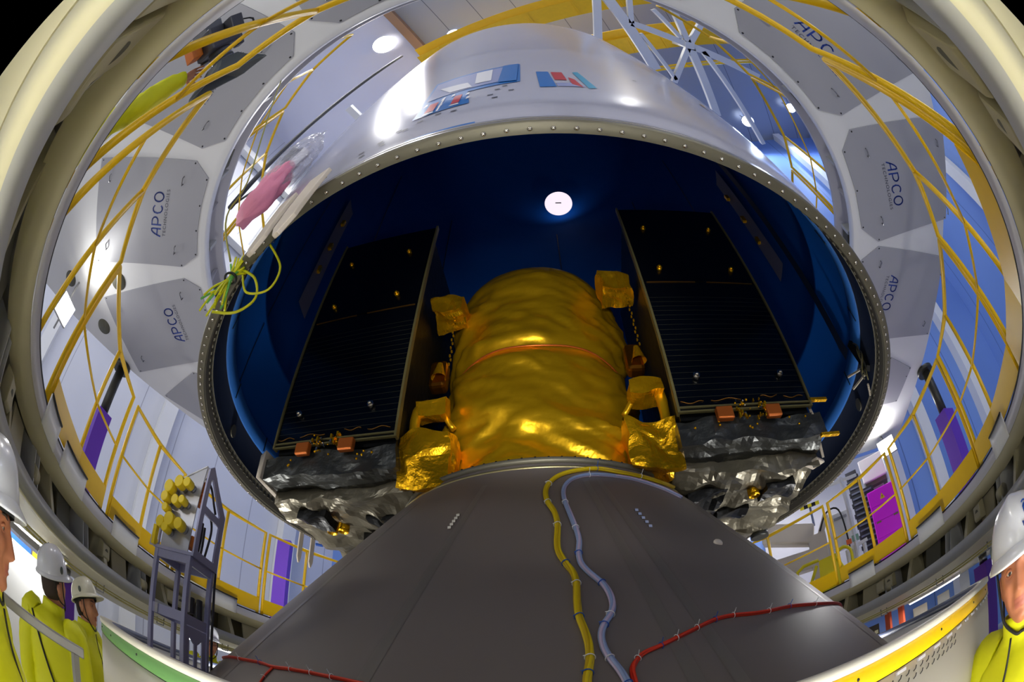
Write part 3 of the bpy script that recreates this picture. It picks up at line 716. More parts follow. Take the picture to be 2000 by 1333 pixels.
    crumple_box(MB(), xg-.15, xg+.15, -.90, -.62, 2.97, 3.30, .055, 5.7*sd, 18, 12, 14).build('gold_foil_skirt', GOLDB, sat)
    MB().box(S(xg, -.72, 3.86), (.13, .12, .24), SROT).build('thruster_block', mat('dark_gold_foil', (120, 74, 14), .3, .9), sat, bevel=.03)
    MB().lathe([(.02, 3.92), (.05, 3.80), (.055, 3.79)], n=14, c=S(xg+.02, -.80, 0)[:2]).build('thruster_nozzle', GOLDB, sat)
    for i in range(16):
        MB().box(S(xg+.06+.01*(i % 2), -.72, 3.98+i*.042), (.010, .016, .018), SROT).build('connector', GOLDB, sat)

#@@CONE
# ------------------------------------------------------------------ grey launcher cone and its cables
def rcone(z): return 1.0405+(2.9106-z)*.88
con = thing('adapter_cone', 'large grey composite cone carrying the satellite on its top ring', 'adapter', (0, 0, 0))
MB().lathe([(.92, 2.93), (1.03, 2.93), (1.0405, 2.915), (1.05, 2.89), (rcone(2.75), 2.75), (rcone(2.3), 2.3), (rcone(1.9), 1.9), (rcone(1.5), 1.5), (2.52, 1.23)], n=160).build('shell', CONE, con)
MB().lathe([(1.046, 2.905), (1.053, 2.90), (1.053, 2.89), (1.046, 2.885)], n=160).build('top_ring', mat('ring_bright', (190, 178, 130), .35, .8), con)
MB().lathe([(2.50, 1.23), (2.62, 1.20), (2.62, .02), (2.50, .02)], n=120).build('base_cylinder', GREYP, con)
for a in (-104, -80, -76.5, -125, -50, -20, -150, 20, 60, 120, 170):
    b = MB(); b.grid(lambda s, t: pol(rcone(2.75-t*1.35)+.0015, a+(s-.5)*1.3, 2.75-t*1.35), 1, 6); b.build('lap_seam', CONEL, con)
for (a, z0, z1) in ((-105.5, 2.50, 2.41), (-73.6, 2.48, 2.36)):
    for k in range(5):
        z = z0+(z1-z0)*k/4; p = pol(rcone(z)+.004, a, z); MB().box(p, (.012, .016, .012), rz(R_(a))).build('rivet', BOLTM, con)
p = pol(rcone(2.27)+.003, -62.5, 2.27); MB().ball(p, (.012, .03, .018), 12, 6, rz(R_(-62.5))).build('oval_plug', WTAG, con)
def cone_pt(p, off):
    p = Vector(p); z = p.z; a = math.degrees(math.atan2(p.y, p.x)); q = pol(1, a, 0)*rcone(z); n = (pol(1, a, 0)+V(0, 0, .88)).normalized()
    return Vector((q.x, q.y, z))+n*off
def cable(pts, r, m, label, ties, strands=0, cols=None):
    t = thing('cable', label, 'cable', cone_pt(pts[len(pts)//2], 0), 0)
    P = [cone_pt(p, r*.95) for p in pts]
    if strands:
        for k in range(strands):
            ph = 2*PI*k/strands
            Q = [cone_pt(Vector(p)+Vector((cos(ph+i*.35)*r*.6, 0, 0)), r*(.9+.55*sin(ph+i*.35))) for i, p in enumerate(pts)]
            MB().tube(Q, r*.62, 6, smooth_pts=5).build('strand', cols[k % len(cols)], t)
    else: MB().tube(P, r, 9, smooth_pts=5).build('sheath', m, t)
    for i, c in ties:
        p = P[i]; d = (P[min(i+1, len(P)-1)]-P[i-1]).normalized(); o = d.orthogonal().normalized(); x = d.cross(o)
        rr = r*(1.35 if strands else 1.12)
        b = MB(); b.tube([p+(o*cos(k*PI/8)+x*sin(k*PI/8))*rr for k in range(16)], r*.16, 5, closed=True)
        n = (pol(1, math.degrees(math.atan2(p.y, p.x)), 0)+V(0, 0, .88)).normalized()
        b.bar(p+n*rr, p+n*rr+x*r*2.2+n*r*.5, r*.22, r*.22); b.build('cable_tie', mat('tie_blue', (30, 90, 190), .5) if c else mat('tie_white', (236, 236, 236), .5), t)
    return t
CY = [(.798,-.686,2.898),(.667,-.876,2.842),(.531,-.961,2.845),(.409,-1.015,2.849),(.282,-1.047,2.861),(.155,-1.11,2.819),(.074,-1.166,2.766),(.027,-1.232,2.693),(.01,-1.296,2.62),(.017,-1.373,2.533),(.042,-1.443,2.453),(.049,-1.522,2.363),(.042,-1.619,2.252),(.046,-1.67,2.195),(.065,-1.717,2.14),(.084,-1.755,2.096),(.092,-1.803,2.041),(.087,-1.87,1.966),(.087,-1.922,1.907),(.098,-1.97,1.851),(.104,-2.008,1.808),(.102,-2.044,1.767),(.092,-2.084,1.722),(.087,-2.11,1.693),(.08,-2.16,1.63),(.07,-2.3,1.47)]
CB = [(.74,-.99,2.688),(.628,-1.002,2.749),(.482,-1.043,2.787),(.34,-1.09,2.795),(.23,-1.128,2.785),(.148,-1.178,2.744),(.103,-1.24,2.679),(.088,-1.302,2.61),(.091,-1.374,2.528),(.105,-1.459,2.43),(.118,-1.536,2.342),(.123,-1.607,2.262),(.114,-1.67,2.19),(.117,-1.718,2.136),(.138,-1.755,2.092),(.173,-1.798,2.04),(.19,-1.841,1.99),(.192,-1.878,1.947),(.179,-1.914,1.909),(.155,-1.947,1.873),(.142,-1.979,1.838),(.142,-2.013,1.799),(.153,-2.045,1.762),(.173,-2.08,1.721),(.186,-2.113,1.683),(.2,-2.17,1.62),(.21,-2.3,1.47)]
CR = [(.20,-2.3,1.47),(.205,-2.16,1.62),(.205,-2.113,1.68),(.205,-2.087,1.71),(.21,-2.067,1.732),(.227,-2.046,1.754),(.252,-2.028,1.77),(.301,-2.008,1.786),(.353,-1.982,1.805),(.43,-1.942,1.832),(.504,-1.904,1.854),(.579,-1.877,1.861),(.667,-1.849,1.859),(.745,-1.818,1.861),(.871,-1.752,1.87),(1.065,-1.643,1.868),(1.30,-1.46,1.87),(1.46,-1.29,1.875),(1.62,-1.1,1.87)]
CRL = [(-1.75,-1.30,1.67),(-1.60,-1.44,1.675),(-1.40,-1.62,1.685),(-1.219,-1.732,1.687),(-1.016,-1.855,1.69),(-.917,-1.911,1.684),(-.812,-1.954,1.689),(-.71,-1.992,1.69),(-.62,-2.024,1.687),(-.54,-2.052,1.682),(-.40,-2.10,1.67)]
YC = mat('cable_yellow', (226, 196, 20), .45); BC = mat('cable_pale_blue', (150, 168, 206), .45); BC2 = mat('cable_lilac', (196, 180, 206), .45); RC = mat('cable_red', (222, 56, 24), .45)
YC2 = mat('cable_yellow_dark', (200, 166, 14), .45)
cable(CY, .0105, YC, 'yellow cable bundle running down the grey cone', [(4, 1), (7, 0), (9, 0), (11, 0), (14, 1), (16, 0), (18, 1), (21, 0), (22, 1), (2, 0)], 5, [YC, YC2])
cable(CB, .0095, BC, 'pale blue and lilac cable bundle beside the yellow one on the cone', [(4, 0), (8, 0), (10, 0), (12, 1), (15, 1), (18, 0), (19, 1), (22, 0), (24, 1)], 5, [BC, BC2])
cable(CR, .0075, RC, 'red cable curving over the right half of the grey cone', [(5, 0), (7, 1), (8, 0), (9, 0), (10, 1), (11, 0), (13, 0), (14, 1), (15, 0)], 3, [RC, mat('cable_red_dark', (196, 40, 18), .45)])
cable(CRL, .0075, RC, 'red cable crossing the lower left of the grey cone', [(3, 0), (4, 1), (6, 0), (7, 0), (8, 0)], 3, [RC, MATS['cable_red_dark']])
cable([(-.917,-1.911,1.684), (-.935,-1.945,1.64), (-.93,-1.99,1.59), (-.91,-2.06,1.51)], .006, RC, 'short red cable branching off down the lower left of the cone', [(1, 0)], 2, [RC])

#@@RING
# ------------------------------------------------------------------ white ring around the cone
rg = thing('launcher_ring', 'open white cylinder around the foot of the cone, banded yellow and green', 'ring', (0, 0, 0))
RR = 2.82; ZR = 1.622
MB().lathe([(RR, .01), (RR, 1.572), (RR-.05, 1.572), (RR-.05, .01)], n=200, closed_prof=True).build('wall', RINGW, rg)
MB().lathe([(RR, 1.606), (RR+.012, 1.608), (RR+.012, ZR), (RR-.05, ZR), (RR-.05, 1.572), (RR, 1.572)], n=200, mats=[0, 0, 0, 1, 1]).build('rim', [RINGW, RINGIN], rg)
for (a0, a1, m, nm) in ((-92, 60, YEL, 'yellow_band'), (-300, -93, GREENB, 'green_band')):
    MB().lathe([(RR+.001, 1.574), (RR+.004, 1.576), (RR+.004, 1.604), (RR+.001, 1.606)], a0, a1, 120).build(nm, m, rg)
scatter('cover_strip', FASC, rg, [(pol(RR+.003, -92+k*1.55, 1.567), R_(-92+k*1.55)) for k in range(99)], lambda b: b.box((0, 0, 0), (.004, .03, .006)))
scatter('vent_slot', DARK, rg, [(pol(RR+.002, -88+k*.55, 1.552-row*.014), R_(-88+k*.55)) for row in (0, 1) for k in range(26)], lambda b: b.tube([(0, 0, 0), (.002, .005, .003), (.002, .008, .008)], .0012, 5))
scatter('band_stud', DARK, rg, [(pol(RR+.004, k*6+2, 1.592), 0) for k in range(60)], lambda b: b.ball((0, 0, 0), .003, 6, 4))

#@@TOWER
# ------------------------------------------------------------------ equipment tower inside the ring, left of the cone
TW = Vector((-1.583, -1.772, 0)); E1 = Vector((-.985, -.17, 0)); E2 = Vector((-.17, .985, 0))
def T(x, y, z): return TW+E1*x+E2*y+Vector((0, 0, z))
TR = Matrix((E1, E2, Vector((0, 0, 1)))).transposed()
tw = thing('equipment_tower', 'tall lavender grey frame tower with yellow capped hoses, left of the cone', 'tower', TW+V(0, 0, .0))
W1, W2 = .25, .235; ZS = 2.10     # shelf height
for (x, y, nm) in ((0, 0, 'leg'), (W1, 0, 'leg'), (0, W2, 'leg'), (W1, W2, 'leg')):
    MB().box(T(x, y, 1.30), (.028, .028, 1.6), TR).build(nm, LAV, tw, bevel=.003)
for x, y, pre in ((0, 0, 0),):
    pass
for z in (1.55, 1.80, 2.085):
    b = MB(); b.box(T(W1/2, 0, z), (W1, .016, .05), TR); b.box(T(0, W2/2, z), (.016, W2, .05), TR); b.box(T(W1/2, W2, z), (W1, .016, .05), TR); b.box(T(W1, W2/2, z), (.016, W2, .05), TR)
    b.build('cross_frame', LAV, tw)
MB().box(T(W1/2, W2/2, ZS+.008), (W1+.06, W2+.03, .016), TR).build('shelf', LAV, tw)
# right-hand plate: a pentagon with two openings
def ringplate(outer, inner_list, fn, nrm, th):
    b = MB()
    bm = b.bm
    es = []
    for poly in [outer]+inner_list:
        vs = [bm.verts.new(fn(*p)) for p in poly]
        for i in range(len(vs)): es.append(bm.edges.new((vs[i], vs[(i+1) % len(vs)])))
    r = bmesh.ops.triangle_fill(bm, use_beauty=True, use_dissolve=True, edges=es)
    fs = [f for f in r['geom'] if isinstance(f, bmesh.types.BMFace)]
    ext = bmesh.ops.extrude_face_region(bm, geom=fs)
    for v in [g for g in ext['geom'] if isinstance(g, bmesh.types.BMVert)]: v.co += Vector(nrm)*th
    return b
pf = lambda y, z: T(-.016, y, z)
ringplate([(-.01, ZS), (W2+.02, ZS), (W2+.02, 2.40), (.03, 2.575), (-.01, 2.545)], [[(.03, 2.14), (.20, 2.14), (.205, 2.33), (.03, 2.33)], [(.03, 2.37), (.185, 2.37), (.19, 2.385), (.045, 2.515), (.03, 2.515)]], pf, -E1, .012).build('side_plate', LAV, tw, bevel=.002)
# left-hand plate carrying the yellow capped couplings
px = lambda x, z: T(x, -.012, z)
MB().solid([T(.02, -.005, ZS+.01), T(W1-.02, -.005, ZS+.01), T(W1-.02, -.005, 2.44), T(.10, -.005, 2.52), T(.0, -.005, 2.55)], E2, .006).build('coupling_plate', mat('brushed_plate', (190, 190, 196), .3, .6), tw)
MB().solid([T(.0, -.01, 2.555), T(W1-.02, -.01, 2.445), T(W1-.02, .12, 2.445), T(.0, .12, 2.555)], (0, 0, 1), .006).build('top_cover', WHITE, tw)
YCAP = mat('yellow_cap', (236, 206, 24), .4)
for (x, z, r) in ((.19, 2.40, .034), (.12, 2.43, .032), (.06, 2.43, .026), (.205, 2.345, .028), (.12, 2.335, .026), (.185, 2.29, .022), (.07, 2.34, .022), (.20, 2.215, .030), (.135, 2.235, .036), (.06, 2.22, .030), (.155, 2.19, .024)):
    o = T(x, -.006, z); d = -E2
    k = MB().tube([o+d*.03, o+d*.085], r, 16).build('yellow_cap', YCAP, tw, bevel=.004)
    MB().tube([o, o+d*.032], r*.8, 14).build('coupling', STEEL, k)
ringplate([(W1, 2.11), (W1+.08, 2.11), (W1+.07, 2.20), (W1+.02, 2.25), (W1, 2.25)], [[(W1+.012, 2.125), (W1+.055, 2.125), (W1+.05, 2.19), (W1+.015, 2.225)]], lambda x, z: T(x, 0, z), E2, .01).build('side_handle', LAV, tw)
MB().box(T(W1+.025, -.02, 2.16), (.026, .03, .10), TR).build('yellow_block', YCAP, tw)
ORH = mat('orange_hose', (206, 112, 24), .45); BLH = mat('black_hose', (48, 44, 44), .5)
for (y, z0, z1, m, r) in ((.07, 2.43, 2.50, ORH, .026), (.06, 2.38, 2.42, ORH, .022), (.055, 2.15, 2.21, ORH, .02), (.10, 2.13, 2.32, BLH, .014), (.13, 2.13, 2.32, BLH, .012), (.165, 2.12, 2.31, BLH, .008)):
    MB().tube([T(.05, y, z0), T(.05, y+.01, (z0+z1)/2), T(.06, y+.02, z1)], r, 10, smooth_pts=4).build('hose', m, tw)
MB().tube([T(.02, .06, 2.34), T(.0, .12, 2.36), T(.0, .17, 2.3), T(.01, .17, 2.2), T(.02, .16, 2.12)], .007, 8, smooth_pts=5).build('hose', BLH, tw)
MB().tube([T(.03, .05, 2.52), T(.01, .10, 2.49), T(.0, .15, 2.42), T(.0, .18, 2.39)], .007, 8, smooth_pts=5).build('hose', BLH, tw)
for (y, z0, z1) in ((.05, 1.84, 1.98), (.10, 1.84, 1.92), (.18, 1.82, 1.93)):
    MB().tube([T(.02, y, z0), T(.03, y+.005, z1)], .019, 14).build('cylinder', WHITE if y < .06 else BLH, tw, bevel=.004)
ringplate([(.02, 1.55), (W2-.01, 1.55), (W2-.01, 1.77), (.02, 1.77)], [[(.05, 1.553), (.10, 1.553), (.10, 1.69), (.05, 1.72)], [(.13, 1.553), (.18, 1.553), (.18, 1.72), (.13, 1.69)]], lambda y, z: T(.0, y, z), -E1, .008).build('fork_plate', LAV, tw)
for y in (.06, .20): MB().tube([T(.06, y, 1.5), T(.05, y, 1.66)], .012, 8).build('hose', BLH, tw)
MB().box(T(.20, -.012, 1.80), (.022, .006, .05), TR).build('switch_plate', FASC, tw)
MB().tube([T(-.02, W2+.03, 1.2), T(-.02, W2+.03, 1.9), T(.0, W2+.03, 2.35)], .008, 8).build('edge_cable', BLH, tw)

#@@JACKS
# ------------------------------------------------------------------ jacks between the platforms, floodlights
def jack(p, label, group=None, zt=4.35):
    x, y = p; t = thing('jack_column', label, 'column', (x, y, 0), BROT)
    ca = R_(45)+BROT
    for (z0, z1) in ((2.41, zt), (0, 1.78)):
        b = MB(); b.box((x, y, (z0+z1)/2), (.34, .34, z1-z0), rz(BROT+.35)); b.build('purple_cover', PURPLE, t)
    MB().tube([(x, y, zt), (x, y, ZU-.06)], .10, 16).build('rod', RODM, t)
    MB().tube([(x, y, ZU-.08), (x, y, ZU-.01)], .2, 20).build('head_flange', RODM, t)
    MB().tube([(x, y, 1.78), (x, y, 1.92)], .10, 14).build('rod', STEEL, t)
    MB().box((x+.16, y-.2, 2.9), (.25, .05, .12), rz(BROT)).build('valve_block', STEEL, t)
    return t
jack((6.42, .62), 'purple jack column on the right between the two platforms')
jack((-6.28, -.43), 'purple jack column on the left between the two platforms')
t = thing('purple_column', 'short purple column seen far off below the left part of the fairing rim', 'column', (-6.0, 5.9, 2.41))
MB().box((-6.0, 5.9, 2.46+1.27), (.34, .34, 2.54), rz(.3)).build('cover', PURPLE, t); MB().box((-6.0, 5.9, 2.43), (.5, .5, .04), rz(.3)).build('foot', STEEL, t)
def flood(p, aim, label, st, col=(1, 1, 1), size=.22, group=None, spot=160, mount=None):
    p = Vector(p); d = (Vector(aim)-p).normalized(); t = thing('floodlight', label, 'lamp', p, 0, group)
    x = d.cross(V(0, 0, 1)).normalized(); u = x.cross(d); rot = Matrix((x, d, u)).transposed()
    MB().box(p-d*.06, (size*2, .10, size*1.5), rot).build('housing', STEEL, t, bevel=.01)
    MB().box(p, (size*1.85, .012, size*1.35), rot).build('lens', LENS, t)
    MB().bar(p-d*.06-V(0, 0, size*.7), p-d*.06-V(0, 0, size*1.5), .04, .04).build('bracket', STEEL, t)
    if mount: MB().bar(p-d*.08, mount, .04, .04).build('mounting_arm', STEEL, t)
    L = bpy.data.lights.new('l', 'SPOT'); L.energy = st; L.color = col; L.spot_size = R_(spot); L.spot_blend = .6; L.shadow_soft_size = size
    o = bpy.data.objects.new('flood_beam', L); C.objects.link(o); o.parent = t
    o.rotation_mode = 'QUATERNION'; o.rotation_quaternion = d.to_track_quat('-Z', 'Y'); o.location = d*.03
    return t
flood((6.55, 2.62, 4.95), (0, -2, 3.2), 'glaring floodlight by the right rim of the fairing, above the magenta cabinet', 130, mount=(6.6, 2.75, ZU))
flood((-6.1, -2.35, 4.75), (0, -2, 3.2), 'glaring floodlight at far left behind the yellow rail, below the lettered panel', 90, mount=(-6.15, -2.4, ZU))
"""floods outside the opening on the deck"""
flood((2.5, -6.6, 2.78), (.5, -2, 5.4), 'added floodlight, out of view, on the lower deck behind the visitors', 110, group='added deck floodlights behind the visitors')  # unseen pair of floods, added to brighten the upper platform's underside
flood((-3.5, -6.2, 2.78), (-.5, -2, 5.4), 'added floodlight, out of view, on the lower deck behind the visitors', 110, group='added deck floodlights behind the visitors')
for x in (0.0,):  # unseen flood added to throw light up on the gold foil
    flood((x, -3.54, 2.12), (x, -.7, 4.1), 'added floodlight, unseen, clamped under the rim of the lower platform behind the visitors', 200, (1, .98, .95), .07, 'added clamped floodlights', spot=44, mount=(x, -3.63, 2.2))
for x, y in ((-.5, -3.46), (.6, -3.46)):  # fill lights added out of view, aimed up into the fairing
    flood((x, y, 1.0), (x*.5, -1.0, 3.4), 'added work light, unseen, standing on the floor behind the white ring', 26, (1, .98, .95), .14, 'added floor work lights', mount=(x, y-.02, .01))
for a, lb in ((178, 'added work light, unseen, inside the white ring on the left side of the cone'), (2, 'added work light, unseen, inside the white ring on the right side of the cone')):
    q = pol(2.60, a, 1.36); flood(q, (q.x*.92, q.y+.1, 5), lb, 95, (1, .98, .95), .1)  # hidden fill lights added to brighten the blue liner from below
#@@END2
#@@PEOPLE
# ------------------------------------------------------------------ people
SKIN = mat('skin', (206, 142, 108), .5, vary=.06, vscale=14)
SKIN2 = mat('skin_tanned', (188, 118, 84), .5, vary=.06, vscale=14)
LIP = mat('lip', (182, 104, 84), .45); EYEW = mat('eye_white', (228, 224, 218), .2); IRIS = mat('iris', (52, 40, 34), .2); HAIR = mat('hair_dark', (62, 48, 40), .7); HAIRG = mat('hair_grey', (128, 120, 112), .7)
HIVIS = mat('hi_vis_cloth', (228, 228, 0), .6, bump=.25, bscale=9, vary=.06, vscale=5)
TROU = mat('dark_trousers', (48, 52, 66), .8); BOOT = mat('boot_leather', (38, 34, 32), .6)
HELM = mat('helmet_white', (228, 230, 238), .25, coat=.4); HELMC = mat('helmet_cream', (226, 222, 200), .3, coat=.3); STRAP = mat('black_strap', (30, 32, 30), .6)
GE = lambda v, s: math.exp(-(v/s)**2)
def frame(fwd, up):
    f = Vector(fwd).normalized(); r = f.cross(Vector(up)).normalized(); u = r.cross(f); return Matrix((r, f, u)).transposed()
def head_pts(b, c, Rm, sk=0, lip=1):
    nu, nv = 72, 56
    g = []
    for j in range(nv+1):
        ph = -PI/2+PI*j/nv; row = []
        for i in range(nu):
            th = 2*PI*i/nu; dx, dy, dz = cos(ph)*cos(th), cos(ph)*sin(th), sin(ph)
            x, y, z = .075*dx, .093*dy, .120*dz
            if dz < 0: x *= 1-.22*(-dz)**1.4; y = y*(1-.10*(-dz)) + (.016*(-dz) if dy > 0 else -.0*dz)
            if dz < -.2 and dy < 0: y *= 1-.35*(-dz-.2)
            ax = abs(x)
            if y > .02:
                fy = min(1, (y-.02)/.03)
                if y > .062: y = .062+(y-.062)*.72
                t = z
                np_ = 0
                if -.045 < t < .03: np_ = (.30+.70*max(0, min(1, (.022-t)/.046))) * (1 if t > -.030 else max(0, 1-(-.030-t)/.012))
                y += fy*(.026*GE(x, .0105)*np_ + .007*GE(ax-.012, .008)*GE(t+.028, .009))
                y -= fy*.012*GE(ax-.031, .017)*GE(t-.016, .012)
                y += fy*.006*GE(t-.038, .010)*GE(x, .055)
                y += fy*(.008*GE(t+.050, .006)+.009*GE(t+.062, .006))*GE(x, .021)
                y -= fy*.007*GE(t+.0555, .0028)*GE(x, .024)
                y += fy*.010*GE(t+.092, .014)*GE(x, .022)
                y += fy*.006*GE(ax-.046, .018)*GE(t+.008, .018)
                y -= fy*.005*GE(ax-.03, .008)*GE(t+.045, .016)
            row.append((Vector((x, y, z)), b.bm.verts.new(c+Rm @ Vector((x, y, z)))))
        g.append(row)
    for j in range(nv):
        for i in range(nu):
            q = [g[j][i], g[j][(i+1) % nu], g[j+1][(i+1) % nu], g[j+1][i]]
            m = sum((p for p, _ in q), Vector())/4
            b.mi = lip if (m.y > .06 and abs(m.x) < .023-.25*abs(m.z+.0565) and -.067 < m.z < -.046) else sk
            f = b._f([v for _, v in q])
            if f: f.smooth = True
    b.mi = sk
    for s in (-1, 1):
        e = c+Rm @ Vector((s*.075, -.012, -.006))
        b.ball(e, (.009, .020, .032), 12, 9, Rm @ Matrix.Rotation(-s*.25, 3, 'Z') @ Matrix.Rotation(-.15, 3, 'X'))
        b.ball(e+Rm @ Vector((s*.006, -.008, .010)), (.007, .017, .021), 10, 7, Rm @ Matrix.Rotation(-s*.4, 3, 'Z'))
        for (zz, hh) in ((.0240, .0055), (.0095, .0040)):    # eyelids
            b.tube([c+Rm @ Vector((s*(.031+.015*k), .074-.010*k*k-.002*s*0, .017+(zz-.017)*(1-k*k*.9))) for k in (-1, -.5, 0, .5, 1)], hh*.7, 6, smooth_pts=3)
def hand(b, w, fwd, palm_n, s=1, curl=.5, spread=.12):
    """w wrist; fwd towards the fingers; palm_n the way the palm faces; s=+1 thumb to the right of fwd x palm"""
    f = Vector(fwd).normalized(); n = (Vector(palm_n)-f*Vector(palm_n).dot(f)).normalized(); x = f.cross(n)*s
    rings = []
    for (t, wd, th) in ((-.03, .027, .020), (0, .029, .019), (.03, .038, .017), (.07, .043, .015), (.092, .042, .012)):
        rings.append([w+f*t+x*cos(k*PI/6)*wd+n*sin(k*PI/6)*th for k in range(12)])
    b.loft(rings)
    for k, (L, r) in enumerate(((.070, .0088), (.080, .0092), (.074, .0088), (.058, .0076))):
        p = w+f*.088+x*(.030-k*.021)*1.0; a = (1.5-k)*spread; d = (f*cos(a)+x*sin(a)).normalized()
        pts = [p]; ang = curl*.35
        for q, l in enumerate((.45, .32, .23)):
            dd = d*cos(ang)+n*sin(ang); pts.append(pts[-1]+dd*L*l); ang += curl*(.75-.1*k*0)
        b.tube([pts[0]-d*.015]+pts, [r*1.05, r*1.05, r, r*.92, r*.72], 8); b.ball(pts[-1], r*.73, 8, 6)
    p = w+f*.028+x*.030; d1 = (f*.65+x*.75+n*.35).normalized(); d2 = (f*.85+x*.25+n*.45).normalized()
    b.tube([p-x*.01, p+d1*.038, p+d1*.038+d2*.030, p+d1*.038+d2*.030+(d2*.8+n*.4).normalized()*.022], [.013, .011, .0098, .007], 8); b.ball(p+d1*.038+d2*.030+(d2*.8+n*.4).normalized()*.022, .0072, 8, 6)
def ell(c, Rm, rx, ryf, ryb, n=28, z=0, sd=0, amp=0):
    out = []
    for k in range(n):
        a = 2*PI*k/n; x, y = cos(a), sin(a)
        x = math.copysign(abs(x)**.85, x)
        p = Vector((x*rx, y*(ryf if y > 0 else ryb), z))
        q = Vector(c)+Rm @ p
        if amp:
            dd = (Rm @ Vector((x, y, 0))); q += dd*amp*(noise.noise(Vector((q.x*5+sd, q.y*5, q.z*9)))+.6*noise.noise(Vector((q.x*14+sd, q.y*14, q.z*18))))
        out.append(q)
    return out
def limb(b, pts, radii, n=16, amp=0, sd=0, sub=6):
    P = []; Rr = []
    m = len(pts); pts = [Vector(p) for p in pts]
    for i in range(m-1):
        for k in range(sub):
            t = k/sub; tt = t*t*(3-2*t)
            p0, p1, p2, p3 = pts[max(i-1, 0)], pts[i], pts[i+1], pts[min(i+2, m-1)]
            P.append(.5*((2*p1)+(-p0+p2)*t+(2*p0-5*p1+4*p2-p3)*t*t+(-p0+3*p1-3*p2+p3)*t**3)); Rr.append(radii[i]*(1-tt)+radii[i+1]*tt)
    P.append(pts[-1]); Rr.append(radii[-1]); rings = []; nrm = None
    for i, p in enumerate(P):
        t = (P[min(i+1, len(P)-1)]-P[max(i-1, 0)]).normalized()
        if nrm is None: nrm = t.orthogonal().normalized()
        nrm = (nrm-t*nrm.dot(t)).normalized(); bb = t.cross(nrm); ring = []
        for k in range(n):
            a = 2*PI*k/n; d = nrm*cos(a)+bb*sin(a); r = Rr[i]
            q = p+d*r
            if amp: q += d*amp*(noise.noise(Vector((q.x*9+sd, q.y*9, q.z*9)))+.7*noise.noise(Vector((q.x*22+sd, q.y*22, q.z*22))))
            ring.append(q)
        rings.append(ring)
    b.loft(rings); return b
def helmet(c, Rm, parent, m=HELM, peak=1, logo=False, tilt=0):
    b = MB(); Rh = Rm @ Matrix.Rotation(tilt, 3, 'X'); o = c+Rm @ Vector((0, -.008, .056))
    prof = []
    nu = 40; rows = []
    for j in range(13):
        ph = j/12*PI/2; row = []
        for i in range(nu):
            th = 2*PI*i/nu
            x, y = cos(th), sin(th)
            rr = cos(ph)**.75 if j < 12 else 0
            ridge = .006*(GE(x*.105*rr, .018))*(1 if ph > .5 else 0)
            row.append(o+Rh @ Vector((.102*x*rr, .126*y*rr, .122*sin(ph)**.95+ridge+(.004 if j == 0 else 0))))
        rows.append(row)
    b.loft(rows, caps=False)
    rim = [[o+Rh @ Vector((cos(2*PI*i/nu)*(.102+e), sin(2*PI*i/nu)*(.126+e)+(max(0, sin(2*PI*i/nu))**2*ex), zz-(max(0, sin(2*PI*i/nu))*.012*(e > 0)))) for i in range(nu)] for e, ex, zz in ((-.006, 0, .0), (-.002, 0, -.008), (.010, .045*peak, -.012), (.012, .048*peak, -.006), (.0, .0, .008))]
    b.loft(rim, caps=False)
    h = b.build('helmet', m, parent)
    MB().loft([[o+Rh @ Vector((cos(2*PI*i/nu)*r1, sin(2*PI*i/nu)*r2, zz)) for i in range(nu)] for r1, r2, zz in ((.086, .108, -.022), (.086, .108, .01))], caps=False).build('headband', STRAP, h)
    for s in (-1, 1):
        p = [o+Rh @ Vector((s*.088, .02, -.012)), c+Rm @ Vector((s*.080, .022, -.03)), c+Rm @ Vector((s*.064, .040, -.085)), c+Rm @ Vector((s*.02, .055, -.125)), c+Rm @ Vector((0, .056, -.128))]
        MB().tube(p, .0045, 6, smooth_pts=4).build('chin_strap', STRAP, h)
        p = [o+Rh @ Vector((s*.086, -.055, -.012)), c+Rm @ Vector((s*.080, -.03, -.04)), c+Rm @ Vector((s*.066, .036, -.08))]
        MB().tube(p, .004, 6, smooth_pts=4).build('chin_strap', STRAP, h)
        MB().ball(o+Rh @ Vector((s*.101, .01, .035)), (.004, .014, .018), 10, 6, Rh).build('vent_cap', mat('helmet_vent', (92, 100, 92), .5), h)
    if logo:
        def hp(u, z, off=.003):
            ph = math.asin(max(0, min(1, z/.122))); th = PI/2+u; rr = cos(ph)**.75
            d = Vector((cos(th)*rr, sin(th)*rr, .6*sin(ph))).normalized()
            return o+Rh @ (Vector((.102*cos(th)*rr, .126*sin(th)*rr, z))+d*off)
        b = MB(); 
        for k in range(7):
            a = k/6*2-1; b.tube([hp(.62+.075*a, .062+.013*math.sqrt(max(0, 1-a*a))), hp(.62+.075*a, .062-.013*math.sqrt(max(0, 1-a*a)))], .0045, 6)
        b.build('logo', mat('logo_blue', (20, 84, 190), .4), h)
        MB().tube([hp(.62+.16*cos(t), .064+.020*sin(t)) for t in [x*.35 for x in range(-2, 7)]], .0018, 5).build('logo', mat('logo_blue', (20, 84, 190), .4), h)
        b = MB()
        for k in range(8):
            b.tube([hp(.86-.062*k, .031), hp(.86-.062*k, .040)], .0022, 5)
            if k % 2: b.tube([hp(.86-.062*k, .040), hp(.86-.062*k-.03, .040)], .0022, 5)
            else: b.tube([hp(.86-.062*k, .031), hp(.86-.062*k-.03, .036)], .0022, 5)
        for k in range(5): b.tube([hp(.74-.05*k, .021), hp(.71-.05*k, .021)], .0015, 5)
        b.build('logo', NAVY, h)
    return h
